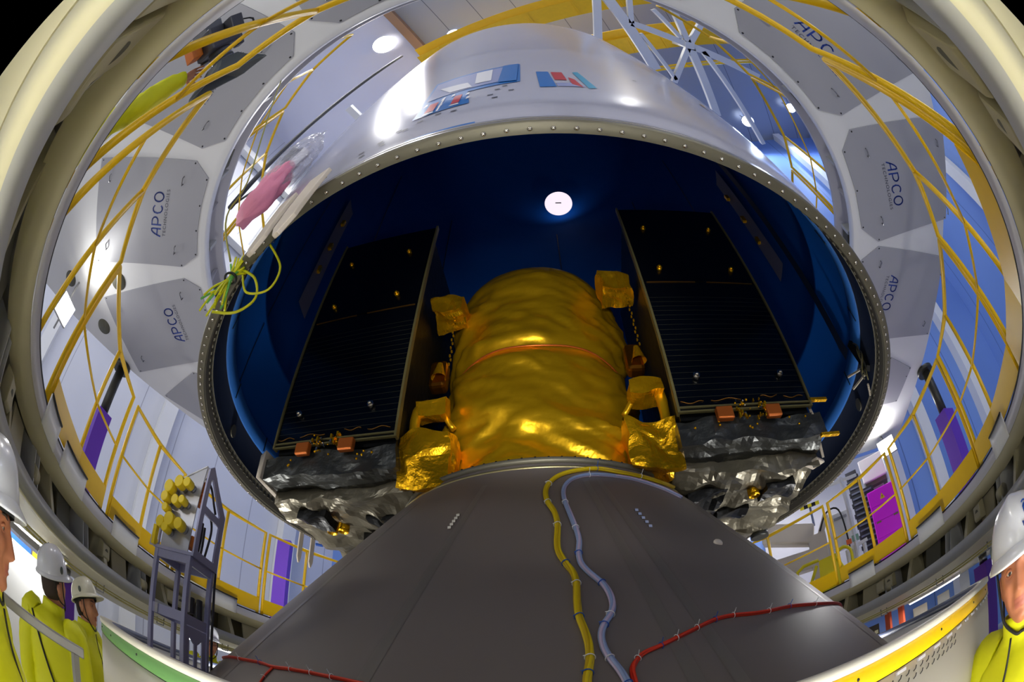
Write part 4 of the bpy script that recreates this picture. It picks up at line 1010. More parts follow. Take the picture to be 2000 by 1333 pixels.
def person(label, base, yaw, scale=1, pitch=0, hyaw=0, skin=SKIN, hair=HAIR, hm=HELM, logo=False, sd=1.0, glasses=False, lanyard=False, tilt=0, arms=None, group=None, peak=1):
    base = Vector(base); t = thing('person', label, 'person', base, 0, group)
    B = Matrix.Rotation(yaw, 3, 'Z')     # local: +y is where the person faces
    L = lambda x, y, z: base+B @ Vector((x, y, z))*scale
    I = B*scale
    b = MB()
    body = [(.88, .150, .095, .100, 0), (1.02, .140, .090, .090, 0), (1.20, .155, .105, .095, 0), (1.34, .175, .11, .10, -.005), (1.42, .160, .085, .085, -.012), (1.47, .085, .066, .066, -.012), (1.50, .058, .056, .058, -.004), (1.56, .054, .056, .056, .008), (1.60, .050, .05, .055, .014)]
    b.loft([ell(L(0, y0, z), I, rx, rf, rb) for z, rx, rf, rb, y0 in body])
    Hr = B @ Matrix.Rotation(hyaw, 3, 'Z') @ Matrix.Rotation(pitch, 3, 'X')
    c = L(0, .0, 1.52)+Hr @ Vector((0, .022, .105))*scale
    head_pts(b, c, Hr*scale)
    arms = arms or {s: [(s*.185, -.01, 1.41), (s*.235, -.03, 1.14), (s*.225, .05, .90)] for s in (-1, 1)}
    for s, A in arms.items():
        P = [L(*a) for a in A]
        limb(b, P, [.05*scale, .042*scale, .028*scale], 14)
        d = (P[2]-P[1]).normalized(); hand(b, P[2]+d*.01, d, B @ Vector((-s, .15, 0)), -s, .55)
    for s in (-1, 1):
        limb(b, [L(s*.085, 0, .90), L(s*.095, .01, .50), L(s*.10, -.02, .10)], [.085*scale, .058*scale, .042*scale], 14)
    b.build('body', [skin, LIP], t)
    # face details
    for s in (-1, 1):
        e = c+Hr @ Vector((s*.031, .0612, .0165))*scale
        eb = MB().ball(e, .0125*scale, 14, 10).build('eye', EYEW, t)
        MB().ball(e+Hr @ Vector((0, .0088, .0))*scale, (.0058*scale, .0045*scale, .0058*scale), 12, 8, Hr).build('iris', IRIS, eb)
        MB().tube([c+Hr @ Vector((s*(.016+.034*k), .0805-.013*k*k, .036+.006*sin(k*2.4)))*scale for k in (0, .33, .66, 1)], [.0035, .0042, .0035, .002], 6, smooth_pts=3).build('eyebrow', hair, t)
    hb = MB()
    hb.loft([ell(c+Hr @ Vector((0, -.012, z))*scale, Hr*scale, rx, -.005, rb, 24) for z, rx, rb in ((-.055, .060, .070), (-.03, .0745, .083), (.01, .079, .087), (.05, .078, .086), (.09, .06, .07))])
    hb.build('hair', hair, t)
    helmet(c, Hr*scale, t, hm, peak, logo=logo, tilt=tilt)
    if glasses:
        g = MB()
        for s in (-1, 1):
            g.tube([c+Hr @ Vector((s*.031+.019*cos(k*PI/8), .086, .015+.014*sin(k*PI/8)))*scale for k in range(16)], .0022, 6, closed=True)
            g.tube([c+Hr @ Vector((s*.05, .084, .017))*scale, c+Hr @ Vector((s*.076, .05, .015))*scale, c+Hr @ Vector((s*.078, -.01, .01))*scale], .002, 6)
        g.tube([c+Hr @ Vector((-.012, .088, .017))*scale, c+Hr @ Vector((.012, .088, .017))*scale], .002, 6)
        g.build('glasses', STRAP, t)
    # clothing
    b = MB(); A = .013*scale
    jk = [(.74, .205, .150, .150, 0), (.80, .205, .150, .150, 0), (.95, .195, .140, .140, 0), (1.10, .190, .135, .130, 0), (1.25, .200, .140, .130, 0), (1.36, .210, .135, .125, -.005), (1.43, .185, .11, .11, -.012), (1.475, .115, .085, .088, -.012), (1.50, .082, .080, .078, -.006), (1.545, .078, .078, .076, .0), (1.545, .070, .070, .070, .0), (1.49, .066, .062, .066, -.004)]
    full = []
    for (a, d) in zip(jk, jk[1:]):
        for k in range(3): full.append(tuple(a[i]+(d[i]-a[i])*k/3 for i in range(5)))
    full.append(jk[-1])
    b.loft([ell(L(0, y0, z), I, rx, rf, rb, 40, sd=sd, amp=A if z < 1.45 else A*.3) for z, rx, rf, rb, y0 in full], caps=False)
    for s, Aa in arms.items():
        P = [L(*a) for a in Aa]
        P0 = P[0]-B @ Vector((s*.05, 0, -.01))*scale
        d = (P[2]-P[1]).normalized()
        limb(b, [P0, P[0], P[1], P[2]-d*.01], [.082*scale, .086*scale, .072*scale, .052*scale], 20, .012*scale, sd)
    j = b.build('jacket', HIVIS, t)
    MB().tube([L(.0, .141+.0, z) for z in (.76, .9, 1.05, 1.2, 1.33)]+[L(0, .105, 1.43), L(0, .085, 1.5)], .004, 6, smooth_pts=3).build('zip', STRAP, j)
    b = MB()
    for s in (-1, 1): limb(b, [L(s*.085, 0, .92), L(s*.098, .01, .50), L(s*.105, -.02, .07)], [.105*scale, .085*scale, .075*scale], 18, .008, sd+3)
    b.build('trousers', TROU, t)
    for s in (-1, 1):
        b = MB(); b.loft([ell(L(s*.105, .04, z), I, rx, rf, rb, 18) for z, rx, rf, rb in ((.0, .045, .14, .10), (.03, .048, .14, .10), (.06, .045, .11, .09), (.10, .048, .03, .075), (.13, .045, .02, .07))]); b.build('boot', BOOT, t)
    if lanyard:
        MB().tube([L(-.13, -.10, 1.44), L(-.06, -.135, 1.36), L(.03, -.140, 1.2), L(.13, -.135, 1.0), L(.19, -.11, .82)], .008, 6, smooth_pts=4).build('shoulder_strap', STRAP, t)
    return t
def yaw_of(dx, dy): return math.atan2(-dx, dy)
person('person cut off by the left picture edge, white helmet, yellow jacket, face in profile', (-.985, -3.165, 0), yaw_of(.42, .90), 1.005, .14, 0, SKIN2, sd=2.1, peak=.35, tilt=.12)
person('person seen from behind at lower left, white helmet, yellow jacket with black shoulder strap', (-2.06, -2.44, 0), yaw_of(-.62, .78), .995, .30, -.35, sd=4.3, lanyard=True)
person('person in cream helmet and yellow jacket looking up to the right, beside the white ring', (-2.47, -1.95, 0), yaw_of(.80, .60), .985, .26, 0, hm=HELMC, sd=6.7, tilt=.22)
person('person with glasses and white helmet peeping out between the tower and the grey cone', (-3.16, .18, 0), yaw_of(.72, -.69), 1.10, .05, .2, sd=8.9, glasses=True)
person('person at the right edge with a white helmet bearing a blue emblem, facing the viewer', (.985, -2.85, 0), yaw_of(-.98, .17), .975, .05, .45, SKIN2, HAIRG, logo=True, sd=11.3)
# photographer crouching on the lower platform, reaching out with a camera
def photographer():
    base = Vector((-1.86, -3.72, ZD)); t = thing('person', 'person in yellow jacket on the platform at top left, reaching out a black camera', 'person', base, 0)
    b = MB(); sh = Vector((-1.78, -3.72, 3.18)); el = Vector((-1.655, -3.665, 3.30)); wr = Vector((-1.585, -3.655, 3.61))
    hd = Vector((-2.02, -3.78, 3.30)); Hr = frame((.8, .2, .5), (0, 0, 1))
    I = Matrix()
    b.loft([ell((-1.98+.0, -3.78, z), I, rx, rf, rb) for z, rx, rf, rb in ((2.62, .14, .11, .11), (2.80, .145, .10, .10), (3.0, .16, .11, .10), (3.10, .15, .09, .09), (3.15, .07, .06, .06), (3.24, .05, .05, .05))])
    head_pts(b, hd, Hr)
    limb(b, [sh, el, wr], [.05, .042, .028], 14)
    hand(b, wr, (-.05, .04, 1), (.5, .3, -.2), 1, .9)
    limb(b, [Vector((-2.1, -3.85, 3.08)), Vector((-2.12, -4.02, 2.85)), Vector((-1.92, -3.95, 2.78))], [.05, .042, .028], 14)
    hand(b, Vector((-1.90, -3.94, 2.78)), (.9, .2, -.1), (0, 0, -1), -1, .6)
    for s in (-1, 1): limb(b, [(-1.98, -3.78+s*.1, 2.62), (-1.74, -3.80+s*.12, 2.72), (-1.98, -3.84+s*.12, 2.47)], [.085, .06, .045], 14)
    b.build('body', [SKIN, LIP], t)
    b = MB()
    b.loft([ell((-1.98, -3.78, z), I, rx, rf, rb, 30, sd=3, amp=.012) for z, rx, rf, rb in ((2.55, .19, .15, .15), (2.7, .19, .14, .14), (2.9, .19, .14, .13), (3.04, .20, .13, .12), (3.13, .15, .10, .10), (3.19, .08, .08, .08))])
    limb(b, [Vector((-1.88, -3.74, 3.08)), sh, el, wr-V(0, 0, .05)], [.09, .092, .088, .060], 22, .022, 3.3)
    limb(b, [Vector((-2.06, -3.82, 3.05)), Vector((-2.1, -3.85, 3.08)), Vector((-2.12, -4.02, 2.85)), Vector((-1.96, -3.96, 2.79))], [.085, .085, .07, .055], 20, .014, 5)
    b.build('jacket', HIVIS, t)
    b = MB()
    for s in (-1, 1): limb(b, [(-1.98, -3.78+s*.1, 2.64), (-1.73, -3.80+s*.12, 2.74), (-1.98, -3.84+s*.12, 2.47)], [.10, .085, .075], 16, .008, 2)
    b.build('trousers', TROU, t)
    for s in (-1, 1): MB().box((-1.93, -3.84+s*.12, 2.44), (.26, .095, .075)).build('boot', BOOT, t, bevel=.02)
    helmet(hd, Hr, t)
    return t
photographer()
# the camera held out over the rail
cp = Vector((-1.455, -3.79, 3.77))
CAMB = mat('camera_black', (62, 62, 70), .4, .1); CAMR = mat('camera_rubber', (74, 80, 80), .6)
t = thing('camera', 'black video camera with a large lens hood held out over the rail', 'camera', cp)
ax = Vector((.16, .96, -.10)).normalized(); Rc = frame(ax, (.35, 0, 1))*1.35
def K(x, y, z): return cp+Rc @ Vector((x, y, z))
MB().box(K(0, -.02, 0), (.13, .16, .15), Rc).build('camera_body', CAMB, t, bevel=.015)
MB().tube([K(0, .05, 0), K(0, .15, 0)], [.062, .060], 24).build('lens_barrel', mat('lens_barrel', (128, 128, 140), .3, .4), t)
for y in (.08, .115): MB().tube([K(0, y, 0), K(0, y+.012, 0)], .066, 24).build('focus_ring', CAMR, t)
b = MB(); b.loft([[K(w*x, y, h*z) for x, z in ((-1, -.8), (-.8, -1), (.8, -1), (1, -.8), (1, .8), (.8, 1), (-.8, 1), (-1, .8))] for w, h, y in ((.055, .05, .14), (.07, .08, .18), (.095, .145, .235), (.100, .150, .25), (.092, .142, .248), (.07, .055, .20))], smooth=False, caps=False)
b.build('lens_hood', CAMR, t)
MB().box(K(.0, -.02, .10), (.045, .20, .035), Rc).build('top_handle', CAMB, t, bevel=.01)
MB().box(K(.09, -.05, .03), (.05, .10, .06), Rc).build('side_monitor', CAMB, t, bevel=.006)
MB().tube([K(-.085, -.10, -.02), K(-.085, .07, -.02)], .03, 14).build('microphone', CAMB, t)
MB().box(K(-.02, -.13, -.02), (.10, .07, .09), Rc).build('battery', mat('battery_grey', (96, 98, 104), .5), t, bevel=.006)
MB().tube([K(.06, -.08, .06), K(.12, -.02, .10), K(.13, .08, .05), K(.08, .10, .0)], .006, 6, smooth_pts=4).build('strap', STRAP, t)
MB().box(K(-.03, -.02, -.10), (.06, .10, .05), Rc).build('cable_plug', mat('orange_plug', (206, 112, 24), .45), t, bevel=.004)

#@@FAIRBITS
# ------------------------------------------------------------------ things hanging on the fairing rim
t = thing('bagged_device', 'silvery device in a clear plastic bag with pink cloth, strapped to the fairing outside', 'device', (-1.47, -2.42, 3.6))
PLB = mat('clear_plastic', (222, 222, 232), .12, 0, alpha=.42, bump=.5, bscale=16)
PINK = mat('pink_cloth', (242, 150, 178), .6, bump=.3, bscale=20)
FAx = (Vector((-1.43, -2.36, 0))-Vector((.1, 0, 0))).normalized(); TGx = Vector((-FAx.y, FAx.x, 0)); RB = Matrix((TGx, -FAx, V(0, 0, 1))).transposed()
bc = Vector((.1, 0, 0))+FAx*2.93
def bagfn(s, tt):
    ph = -PI/2+PI*tt; th = 2*PI*s; d = Vector((cos(ph)*cos(th), cos(ph)*sin(th), sin(ph)))
    p = Vector((d.x*.20, d.y*.12, d.z*.46)); n = noise.noise(Vector((d.x*3, d.y*3, d.z*5)))+.7*noise.noise(Vector((d.x*8, d.y*8, d.z*9)))
    p *= 1+.16*n; return bc+V(0, 0, 4.36)+RB @ p
b = MB(); b.grid(bagfn, 34, 30, smooth=False); b.build('plastic_bag', PLB, t)
MB().box(bc+V(0, 0, 4.30), (.17, .10, .46), RB).build('device_case', mat('device_silver', (150, 150, 158), .3, .8), t, bevel=.02)
MB().tube([bc+V(0, 0, 4.46)-FAx*-.03, bc+V(0, 0, 4.46)+FAx*.10], .07, 20).build('dial', mat('device_dark', (84, 84, 92), .4, .5), t)
MB().box(bc+V(0, 0, 4.18)+FAx*.06, (.12, .03, .10), RB).build('label_plate', DARKO, t)
def clothfn(s, tt):
    th = 2*PI*s; d = Vector((cos(th), sin(th), 0)); z = 3.66+.62*tt
    r = .13*(max(0, 1-(2*tt-1)**4)**.6)*(1+.35*noise.noise(Vector((d.x*2, d.y*2, z*6)))); return bc+RB @ Vector((d.x*r*1.3, d.y*r*.7, z))
b = MB(); b.grid(clothfn, 26, 16); b.build('pink_cloth', PINK, t)
MB().solid([bc+RB @ Vector(p) for p in ((-.05, .0, 4.78), (.12, .0, 4.86), (.17, -.03, 4.62), (.02, .0, 4.6))], FAx, .004).build('film_flap', PLB, t)
b = MB().box(bc+RB @ Vector((-.13, .04, 4.05)), (.03, .02, .16), RB); b.build('blue_clip', mat('tie_blue', (30, 90, 190), .5), t)
YG = mat('cable_yellow_green', (214, 214, 16), .45); GR = mat('cable_green', (110, 190, 90), .45)
t = thing('cable_bundle', 'tied bundle of yellow green cables hanging on the left rim of the fairing', 'cable', (-1.38, -2.36, 3.1))
top = Vector((-1.36, -2.36, 3.30))
for k in range(16):
    o = Vector((random.uniform(-.04, .04), random.uniform(-.04, .04), 0)); w_ = Vector((random.uniform(-.015, .015), random.uniform(-.015, .015), 0))
    z1 = random.uniform(2.99, 3.06)
    MB().tube([top+o*1.2+V(0, 0, random.uniform(-.03, .03)), top+w_+V(0, 0, -.10), top+w_+o+V(-.01, -.01, -.2), Vector((top.x+o.x*1.8-.02, top.y+o.y*1.8-.01, z1))], .0065, 6, smooth_pts=4).build('cable', YG if k % 4 else GR, t)
MB().tube([top+V(cos(k*PI/8)*.035, sin(k*PI/8)*.035, -.10) for k in range(16)], .007, 6, closed=True).build('tie', STRAP, t)
MB().tube([top+V(.02, .02, -.02), (-1.24, -2.30, 3.22), (-1.20, -2.26, 3.11), (-1.27, -2.28, 3.02), (-1.38, -2.34, 3.0)], .007, 6, smooth_pts=6).build('cable_loop', YG, t)
MB().tube([(-1.16, -2.40, 3.33), (-1.10, -2.30, 3.25), (-1.14, -2.26, 3.15), (-1.24, -2.30, 3.12), (-1.30, -2.34, 3.22)], .006, 6, smooth_pts=6).build('cable_loop', YG, t)
MB().tube([(-1.40, -2.40, 3.3), (-1.55, -2.55, 3.6), (-1.56, -2.66, 4.0), (-1.9, -3.2, 5.3)], .006, 6, smooth_pts=6).build('cable_loop', mat('cable_olive', (150, 146, 60), .5), t)
t = thing('connector_bracket', 'black connector bracket with loose gold cables inside the right rim of the fairing', 'bracket', (2.5, -1.2, 3.55))
MB().bar((2.51, -1.14, 3.80), (2.50, -1.20, 3.50), .09, .06).build('block', BLACK, t)
for k in range(8):
    MB().tube([(2.49+random.uniform(-.02, .02), -1.17+random.uniform(-.04, .04), 3.76-.03*k), (2.46+random.uniform(-.03, .0), -1.19+random.uniform(-.06, .06), 3.68-.03*k), (2.47+random.uniform(-.03, .02), -1.18+random.uniform(-.05, .05), 3.56-.02*k)], .007, 6, smooth_pts=4).build('lead', EDGE if k % 2 else FLANGE, t)
for p, q in (((2.50, -1.12, 3.56), (2.42, -.98, 3.58)), ((2.50, -1.12, 3.50), (2.43, -.97, 3.47))): MB().bar(p, q, .015, .015).build('prong', WTAG, t)
for k in range(6): MB().ball((2.51+.012*k, -1.10+.016*k, 3.42-.006*k), .013, 6, 4).build('crimp', WTAG, t)
t = thing('rim_clamp', 'small white and blue plastic clamp on the rim near the bottom left', 'clamp', (-2.31, .94, 3.27))
MB().box((-2.31, .94, 3.245), (.05, .06, .05), rz(.4)).build('jaw', WTAG, t, bevel=.008); MB().box((-2.31, .94, 3.21), (.03, .04, .05), rz(.4)).build('screw_head', WTAG, t); MB().box((-2.32, .95, 3.18), (.08, .06, .012), rz(.4)).build('pad', mat('tie_blue', (30, 90, 190), .5), t)
t = thing('long_pole', 'long black pole slanting past the left side of the fairing', 'pole', (-3.81, -1.52, 6.58))
MB().tube([(-3.81, -1.52, 6.58), (-3.65, -1.75, 11.0), (-3.42, -2.1, 16.0)], .045, 10, smooth_pts=4).build('shaft', mat('pole_black', (46, 48, 54), .5), t)
MB().tube([(-3.81, -1.52, 6.6), (-3.80, -1.40, 7.2)], .02, 8).build('line', STRAP, t)

#@@CLUTTER
# ------------------------------------------------------------------ things standing on the lower deck and below it
def face_rot(x, y): return math.atan2(y+3.3, x)-PI/2       # local -y looks at the visitors
def bx(b, c, x, y, z, sx, sy, sz):   # box in the frame of a cabinet standing at c
    R = rz(c[3]); p = R @ Vector((x, y, 0)); b.box((c[0]+p.x, c[1]+p.y, c[2]+z), (sx, sy, sz), R); return b
c = (5.66, 2.36, ZD, face_rot(5.66, 2.36))
t = thing('electrical_cabinet', 'magenta electrical cabinet with a yellow warning triangle behind the rail', 'cabinet', c[:3], c[3])
bx(MB(), c, 0, .2, .83, .60, .40, 1.62).build('body', MAGENTA, t, bevel=.01)
for z, h in ((1.485, .27), (1.205, .25), (.925, .27), (.43, .66)):
    d = bx(MB(), c, 0, -.008, z, .57, .018, h).build('door', MAGENTA, t, bevel=.004)
    if .9 < z < 1:
        for x in (-.19, .19): bx(MB(), c, x, -.025, z+.135, .10, .02, .024).build('handle', EDGE, d)
bx(MB(), c, 0, .2, .04, .56, .36, .08).build('plinth', DARK, t)
R = rz(c[3]); o = Vector(c[:3])+V(0, 0, 1.47)
tri = [o+R @ Vector((x, -.019, z)) for x, z in ((-.055, -.045), (.055, -.045), (0, .06))]
b = MB().solid(tri, R @ Vector((0, -1, 0)), .003); w_ = b.build('warning_triangle', mat('warning_yellow', (240, 200, 20), .5), t)
MB().solid([o+R @ Vector((x, -.0225, z)) for x, z in ((.008, .03), (-.014, -.006), (0, -.004), (-.008, -.034), (.016, .004), (.002, .002))], R @ Vector((0, -1, 0)), .002).build('bolt_symbol', BLACK, w_)
c = (6.2, 2.95, 0, face_rot(6.2, 2.95))
t = thing('white_unit', 'white box unit on a grey stand above the magenta cabinet', 'unit', (c[0], c[1], ZD), c[3])
bx(MB(), c, 0, 0, 4.63, .58, .5, .46).build('case', WHITE, t, bevel=.02); bx(MB(), c, .0, .1, 3.4, .3, .2, 2.0).build('stand', GREYP, t); bx(MB(), c, 0, .02, 4.36, .5, .4, .08).build('tray', DARKO, t)
def chain(x, y, z0, z1, label):
    c = (x, y, 0, face_rot(x, y)); t = thing('cable_chain', label, 'cable chain', (x, y, z0), c[3], 'black cable chains')
    bx(MB(), c, 0, 0, (z0+z1)/2, .26, .14, z1-z0).build('spine', mat('chain_black', (34, 36, 44), .5), t)
    n = int((z1-z0)/.105)
    for k in range(n):
        bx(MB(), c, 0, -.075, z0+.05+k*.105, .21, .02, .03).build('link', mat('chain_link', (104, 110, 130), .4, .3), t)
        bx(MB(), c, .14*(1 if k % 2 else -1), -.03, z0+.05+k*.105, .03, .10, .07).build('side_plate', mat('chain_black', (34, 36, 44), .5), t)
chain(5.80, 3.28, ZD+.01, 4.80, 'black cable chain standing left of the magenta cabinet')
chain(5.83, 2.95, ZD+.01, 4.30, 'second black cable chain close to the left side of the magenta cabinet')
BEIGE = mat('machine_beige', (214, 204, 186), .5, vary=.04)
t = thing('lifting_arm', 'beige machine arm on a column behind the yellow rail at lower right', 'machine', (4.1, 2.65, ZD))
MB().box((4.1, 2.65, ZD+.55), (.32, .32, 1.1), rz(-.6)).build('column', BEIGE, t, bevel=.02)
MB().bar((3.3, 3.05, 3.15), (4.25, 2.55, 3.15), .26, .30).build('lower_beam', BEIGE, t, bevel=.02)
MB().bar((3.35, 3.1, 3.78), (4.05, 2.66, 3.52), .28, .32).build('upper_arm', BEIGE, t, bevel=.03)
MB().bar((4.0, 2.62, 3.25), (4.25, 2.46, 3.75), .10, .10).build('link', BEIGE, t, bevel=.01)
MB().box((4.55, 2.5, 3.45), (.5, .3, .55), rz(-.6)).build('housing', WHITE, t, bevel=.02)
MB().box((4.45, 2.33, 3.62), (.24, .01, .04), rz(-.6)).build('vent', STEEL, t)
MB().tube([(4.05, 2.45, 3.5), (4.15, 2.3, 3.72), (4.35, 2.2, 3.7), (4.42, 2.2, 3.2), (4.4, 2.2, 2.7)], .015, 8, smooth_pts=5).build('hose', DARK, t)
MB().bar((4.45, 2.05, 2.42), (4.45, 2.05, 4.15), .05, .05).build('mast', WHITE, t)
MB().bar((4.2, 2.2, 4.1), (4.7, 1.9, 4.1), .04, .04).build('crossbar', WHITE, t)
t = thing('yellow_trolley', 'bright yellow tube frame trolley with a solid panel behind the rail posts', 'trolley', (3.75, 2.0, ZD))
TY = mat('trolley_yellow', (240, 226, 10), .4)
MB().solid([(3.62, 2.10, 2.45), (3.92, 1.90, 2.45), (3.90, 1.92, 2.98), (3.66, 2.08, 2.96)], (.6, .8, 0), .02).build('side_panel', TY, t)
for p in ([(3.35, 2.28, 2.42), (3.37, 2.27, 2.90), (3.66, 2.08, 2.97)], [(3.40, 2.25, 2.42), (3.62, 2.10, 2.90)], [(3.90, 1.92, 2.98), (4.0, 1.84, 3.02), (4.10, 1.80, 2.95), (4.10, 1.80, 2.75), (4.02, 1.84, 2.70)], [(3.9, 1.92, 2.9), (4.05, 1.82, 2.5)], [(4.14, 1.78, 2.8), (4.16, 1.77, 2.45)]):
    MB().tube(p, .025, 8, smooth_pts=3).build('tube', TY, t)
for x, y in ((3.5, 2.15), (4.05, 1.8)): MB().tube([(x-.02, y, 2.45), (x+.02, y, 2.45)], .05, 14).build('wheel', DARK, t)
t = thing('white_frame_stand', 'white tubular stand left of the magenta cabinet foot', 'stand', (4.5, 2.1, ZD))
for x, y in ((4.34, 2.2), (4.44, 2.13), (4.60, 2.02)): MB().bar((x, y, ZD+.01), (x+.01, y, 3.05), .05, .05).build('post', WHITE, t)
MB().bar((4.34, 2.2, 3.04), (4.66, 1.98, 3.09), .05, .05).build('top_bar', WHITE, t)
t = thing('control_tag', 'small orange and green control box hanging by the black cable chain', 'box', (4.45, 2.1, 3.10))
MB().box((4.36, 2.12, 3.15), (.09, .05, .07), rz(-.6)).build('orange_half', mat('tag_orange', (226, 96, 30), .5), t); MB().box((4.46, 2.05, 3.17), (.12, .05, .09), rz(-.6)).build('green_half', mat('tag_green', (130, 170, 150), .5), t)
t = thing('striped_bar', 'yellow and black striped safety bar below the fairing rim on the right', 'bar', (4.18, 2.81, 4.07))
for k in range(5):
    MB().bar((4.05+k*.06, 2.90-k*.04, 4.07), (4.11+k*.06, 2.86-k*.04, 4.07), .05, .05).build('stripe', BLACK if k % 2 else TY, t)
MB().bar((4.2, 2.8, 3.72), (4.2, 2.8, 4.05), .03, .03).build('holder', STEEL, t)
ORR = mat('orange_red_paint', (196, 84, 52), .5)
for k, (x, y, lb) in enumerate(((6.34, 3.10, 'taller orange red post under the platform on the right'), (6.10, 3.30, 'orange red post beside the dark rack under the platform'))):
    t = thing('painted_post', lb, 'post', (x, y, 0)); MB().box((x, y, .96), (.12, .12, 1.92), rz(.4)).build('post', ORR, t); MB().box((x, y, .01), (.24, .24, .02), rz(.4)).build('foot_plate', STEEL, t)
c = (5.75, 3.62, 0, face_rot(5.75, 3.62)); t = thing('parts_rack', 'dark small parts rack under the platform beside the orange red posts', 'rack', c[:3], c[3])
bx(MB(), c, 0, .1, .9, .5, .2, 1.8).build('frame', mat('rack_dark', (64, 56, 48), .6), t)
for i in range(4):
    for j in range(6): bx(MB(), c, -.18+i*.12, -.01, 1.0+j*.13, .08, .03, .07).build('bin', CREAM, t)
for k, (x, y, w, lb) in enumerate(((7.5, 3.55, .40, 'beige wardrobe locker under the platform, below the long light'), (7.95, 3.05, .36, 'grey locker under the platform next to the beige one'))):
    c = (x, y, 0, face_rot(x, y)); t = thing('locker', lb, 'locker', c[:3], c[3])
    bx(MB(), c, 0, .2, .88, w, .4, 1.76).build('body', BEIGE if k == 0 else GREYP, t, bevel=.01); dr = bx(MB(), c, 0, -.005, .9, w-.04, .012, 1.6).build('door', BEIGE if k == 0 else GREYP, t); bx(MB(), c, w*.3, -.02, .95, .02, .02, .12).build('handle', STEEL, dr)
def tube_lamp(p, a, label, st, L=1.3):
    p = Vector(p); d = Vector((cos(a), sin(a), 0)); t = thing('tube_light', label, 'lamp', p, 0, 'tube lights under the lower platform')
    MB().bar(p-d*L/2+V(0, 0, .03), p+d*L/2+V(0, 0, .03), .14, .05).build('housing', WHITE, t)
    MB().bar(p-d*L*.48, p+d*L*.48, .08, .03).build('diffuser', mat('tube_glow', (255, 255, 250), .4, emit=9), t)
    Lt = bpy.data.lights.new('l', 'AREA'); Lt.shape = 'RECTANGLE'; Lt.size = L; Lt.size_y = .12; Lt.energy = st
    o = bpy.data.objects.new('tube_beam', Lt); C.objects.link(o); o.parent = t; o.location = (0, 0, -.03); o.rotation_euler = (0, 0, a)
tube_lamp((6.6, 2.2, 1.87), 2.2, 'glowing tube light under the lower platform at lower right', 40)
tube_lamp((-4.6, -1.9, 1.87), 1.1, 'added glowing tube light under the lower platform behind the people at left', 11)  # added to light the ground floor on the left
tube_lamp((-5.2, 2.6, 1.87), .3, 'added tube light under the lower platform behind the tower', 28)  # another added tube for ground floor light
tube_lamp((-2.0, -5.2, 1.87), 0, 'added tube light, out of view, under the lower platform behind the visitors at left', 44)  # unseen fill light added for the people at left
tube_lamp((2.0, -5.2, 1.87), 0, 'added tube light, out of view, under the lower platform behind the visitors at right', 30)  # unseen fill light added for the person at right
tube_lamp((4.4, 3.9, 5.17), 2.4, 'added tube light under the upper platform, hidden behind the right half of the fairing', 42, 2.4)  # hidden fill light added for the equipment on the lower deck
tube_lamp((-4.3, 3.6, 5.17), .8, 'added tube light under the upper platform, hidden behind the left half of the fairing', 50, 2.4)  # hidden fill light added on the opposite side
tube_lamp((2.9, 4.9, 1.87), 0, 'added tube light under the lower platform, hidden behind the cone', 22)  # hidden tube added for light below the far deck
t = thing('handrail', 'grey steel handrail before the people at lower left', 'handrail', (-1.66, -2.43, 0))
MB().bar((-1.86, -3.03, 1.42), (-1.655, -2.42, 1.42), .03, .045).build('top_rail', mat('rail_grey', (166, 164, 160), .4, .4), t, bevel=.006)
for x, y in ((-1.67, -2.47), (-1.84, -2.98)): MB().bar((x, y, .0), (x, y, 1.40), .035, .035).build('post', mat('rail_grey', (166, 164, 160), .4, .4), t)
t = thing('white_screen', 'bright white screen panel with a blue and yellow edge behind the people at left', 'screen', (-4.9, -2.35, 0))
MB().bar((-5.0, -3.2, .95), (-4.75, -1.35, .95), .05, 1.5).build('sheet', mat('screen_white', (240, 240, 240), .5), t)
MB().bar((-4.98, -2.2, 1.72), (-4.88, -1.75, 1.72), .06, .07).build('edge_strip', mat('strip_blue', (20, 90, 200), .5), t); MB().bar((-4.87, -1.72, 1.72), (-4.75, -1.35, 1.72), .06, .07).build('edge_strip', YEL, t)
for y in (-3.1, -1.45): MB().bar((-4.9, y, 0), (-4.9, y, .3), .08, .06).build('foot', STEEL, t)
for k, (a0, a1, rr, lb) in enumerate(((150, 225, 4.6, 'yellowish cable tray ring under the lower platform on the left'), (-30, 40, 4.6, 'yellowish cable tray ring under the lower platform on the right'))):
    t = thing('cable_tray', lb, 'cable tray', pol(rr, (a0+a1)/2, 1.88))
    MB().tube([pol(rr, a0+(a1-a0)*i/24, 1.875) for i in range(25)], .012, 6).build('cable', mat('cable_cream', (206, 196, 130), .5), t)
    MB().tube([pol(rr-.25, a0+(a1-a0)*i/24, 1.89) for i in range(25)], .010, 6).build('cable', mat('cable_cream', (206, 196, 130), .5), t)
    for i in range(5):
        a = a0+(a1-a0)*(i+.5)/5; MB().tube([pol(rr-.1, a, 1.93), pol(rr-.1, a, 1.84), pol(rr+.1, a, 1.84), pol(rr+.1, a, 1.93)], .008, 6).build('hanger', STEEL, t)
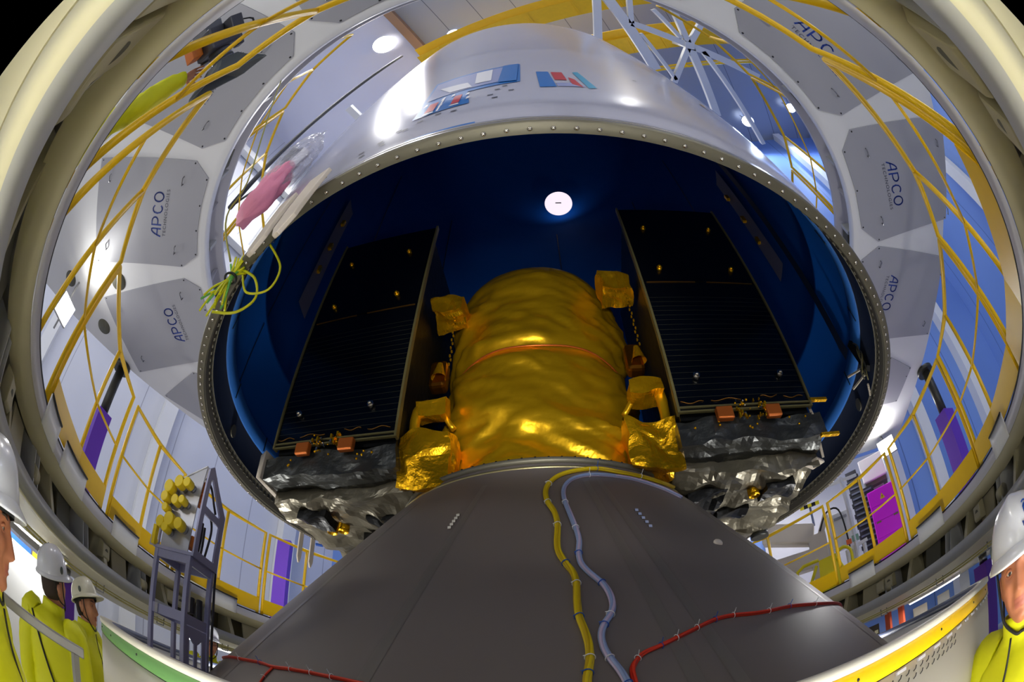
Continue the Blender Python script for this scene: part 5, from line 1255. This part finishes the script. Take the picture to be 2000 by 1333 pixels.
# glazed stair frame and vents near the right wall
t = thing('access_ladder', 'white steel ladder frame against the blue wall at far right', 'ladder', uv(9.6, 3.2, ZD))
for du in (0, .5): MB().bar(uv(8.0+du, 3.2, ZD), uv(9.1+du, 3.2, 4.6), .08, .08).build('stringer', WHITE, t)
for k in range(6): MB().bar(uv(8.15+k*.18, 3.2, ZD+.25+k*.36), uv(8.65+k*.18, 3.2, ZD+.25+k*.36), .05, .05).build('rung', WHITE, t)
for k, v in enumerate((.15, .75)):
    o = MB().box(uv(UR-.02, v, 8.2 if k == 0 else 8.2), (.06, .36, .42), rz(BROT)).build('wall_vent', mat('vent_blue', (52, 76, 130), .5)); tag(o, ['dark blue square vent high on the blue wall, the upper of two', 'dark blue square vent high on the blue wall, the lower of two'][k], 'vent')
#@@END3
# ------------------------------------------------------------------ world, camera, colour
w = bpy.data.worlds.new('World'); SC.world = w; w.use_nodes = True
bg = w.node_tree.nodes['Background']; bg.inputs[0].default_value = (.80, .84, .92, 1); bg.inputs[1].default_value = 1.0
cd = bpy.data.cameras.new('Camera'); cam = bpy.data.objects.new('Camera', cd); C.objects.link(cam); SC.camera = cam
cd.type = 'PANO'; cd.panorama_type = 'FISHEYE_LENS_POLYNOMIAL'
cd.fisheye_polynomial_k0 = 0; cd.fisheye_polynomial_k1 = -.05672038529444519; cd.fisheye_polynomial_k2 = -.0005368586859379169
cd.fisheye_polynomial_k3 = 4.008536106114898e-05; cd.fisheye_polynomial_k4 = -3.0851511261685474e-06
cd.fisheye_fov = R_(224); cd.sensor_fit = 'HORIZONTAL'; cd.sensor_width = 36; cd.sensor_height = 36*1333/2000
cd.shift_x = -38.68/2000; cd.shift_y = 221.66/1333; cd.clip_start = .02; cd.clip_end = 200
Mc = Matrix(((.99876894, .04538237, .02002602), (.04024631, -.50537472, -.86196092), (-.02899720, .86170566, -.50657905)))
cam.matrix_world = Matrix.Translation((0, -3.3, 1.65)) @ Mc.to_4x4()
vs = SC.view_settings; vs.view_transform = 'Standard'; vs.look = 'None'; vs.gamma = 1; vs.exposure = 0
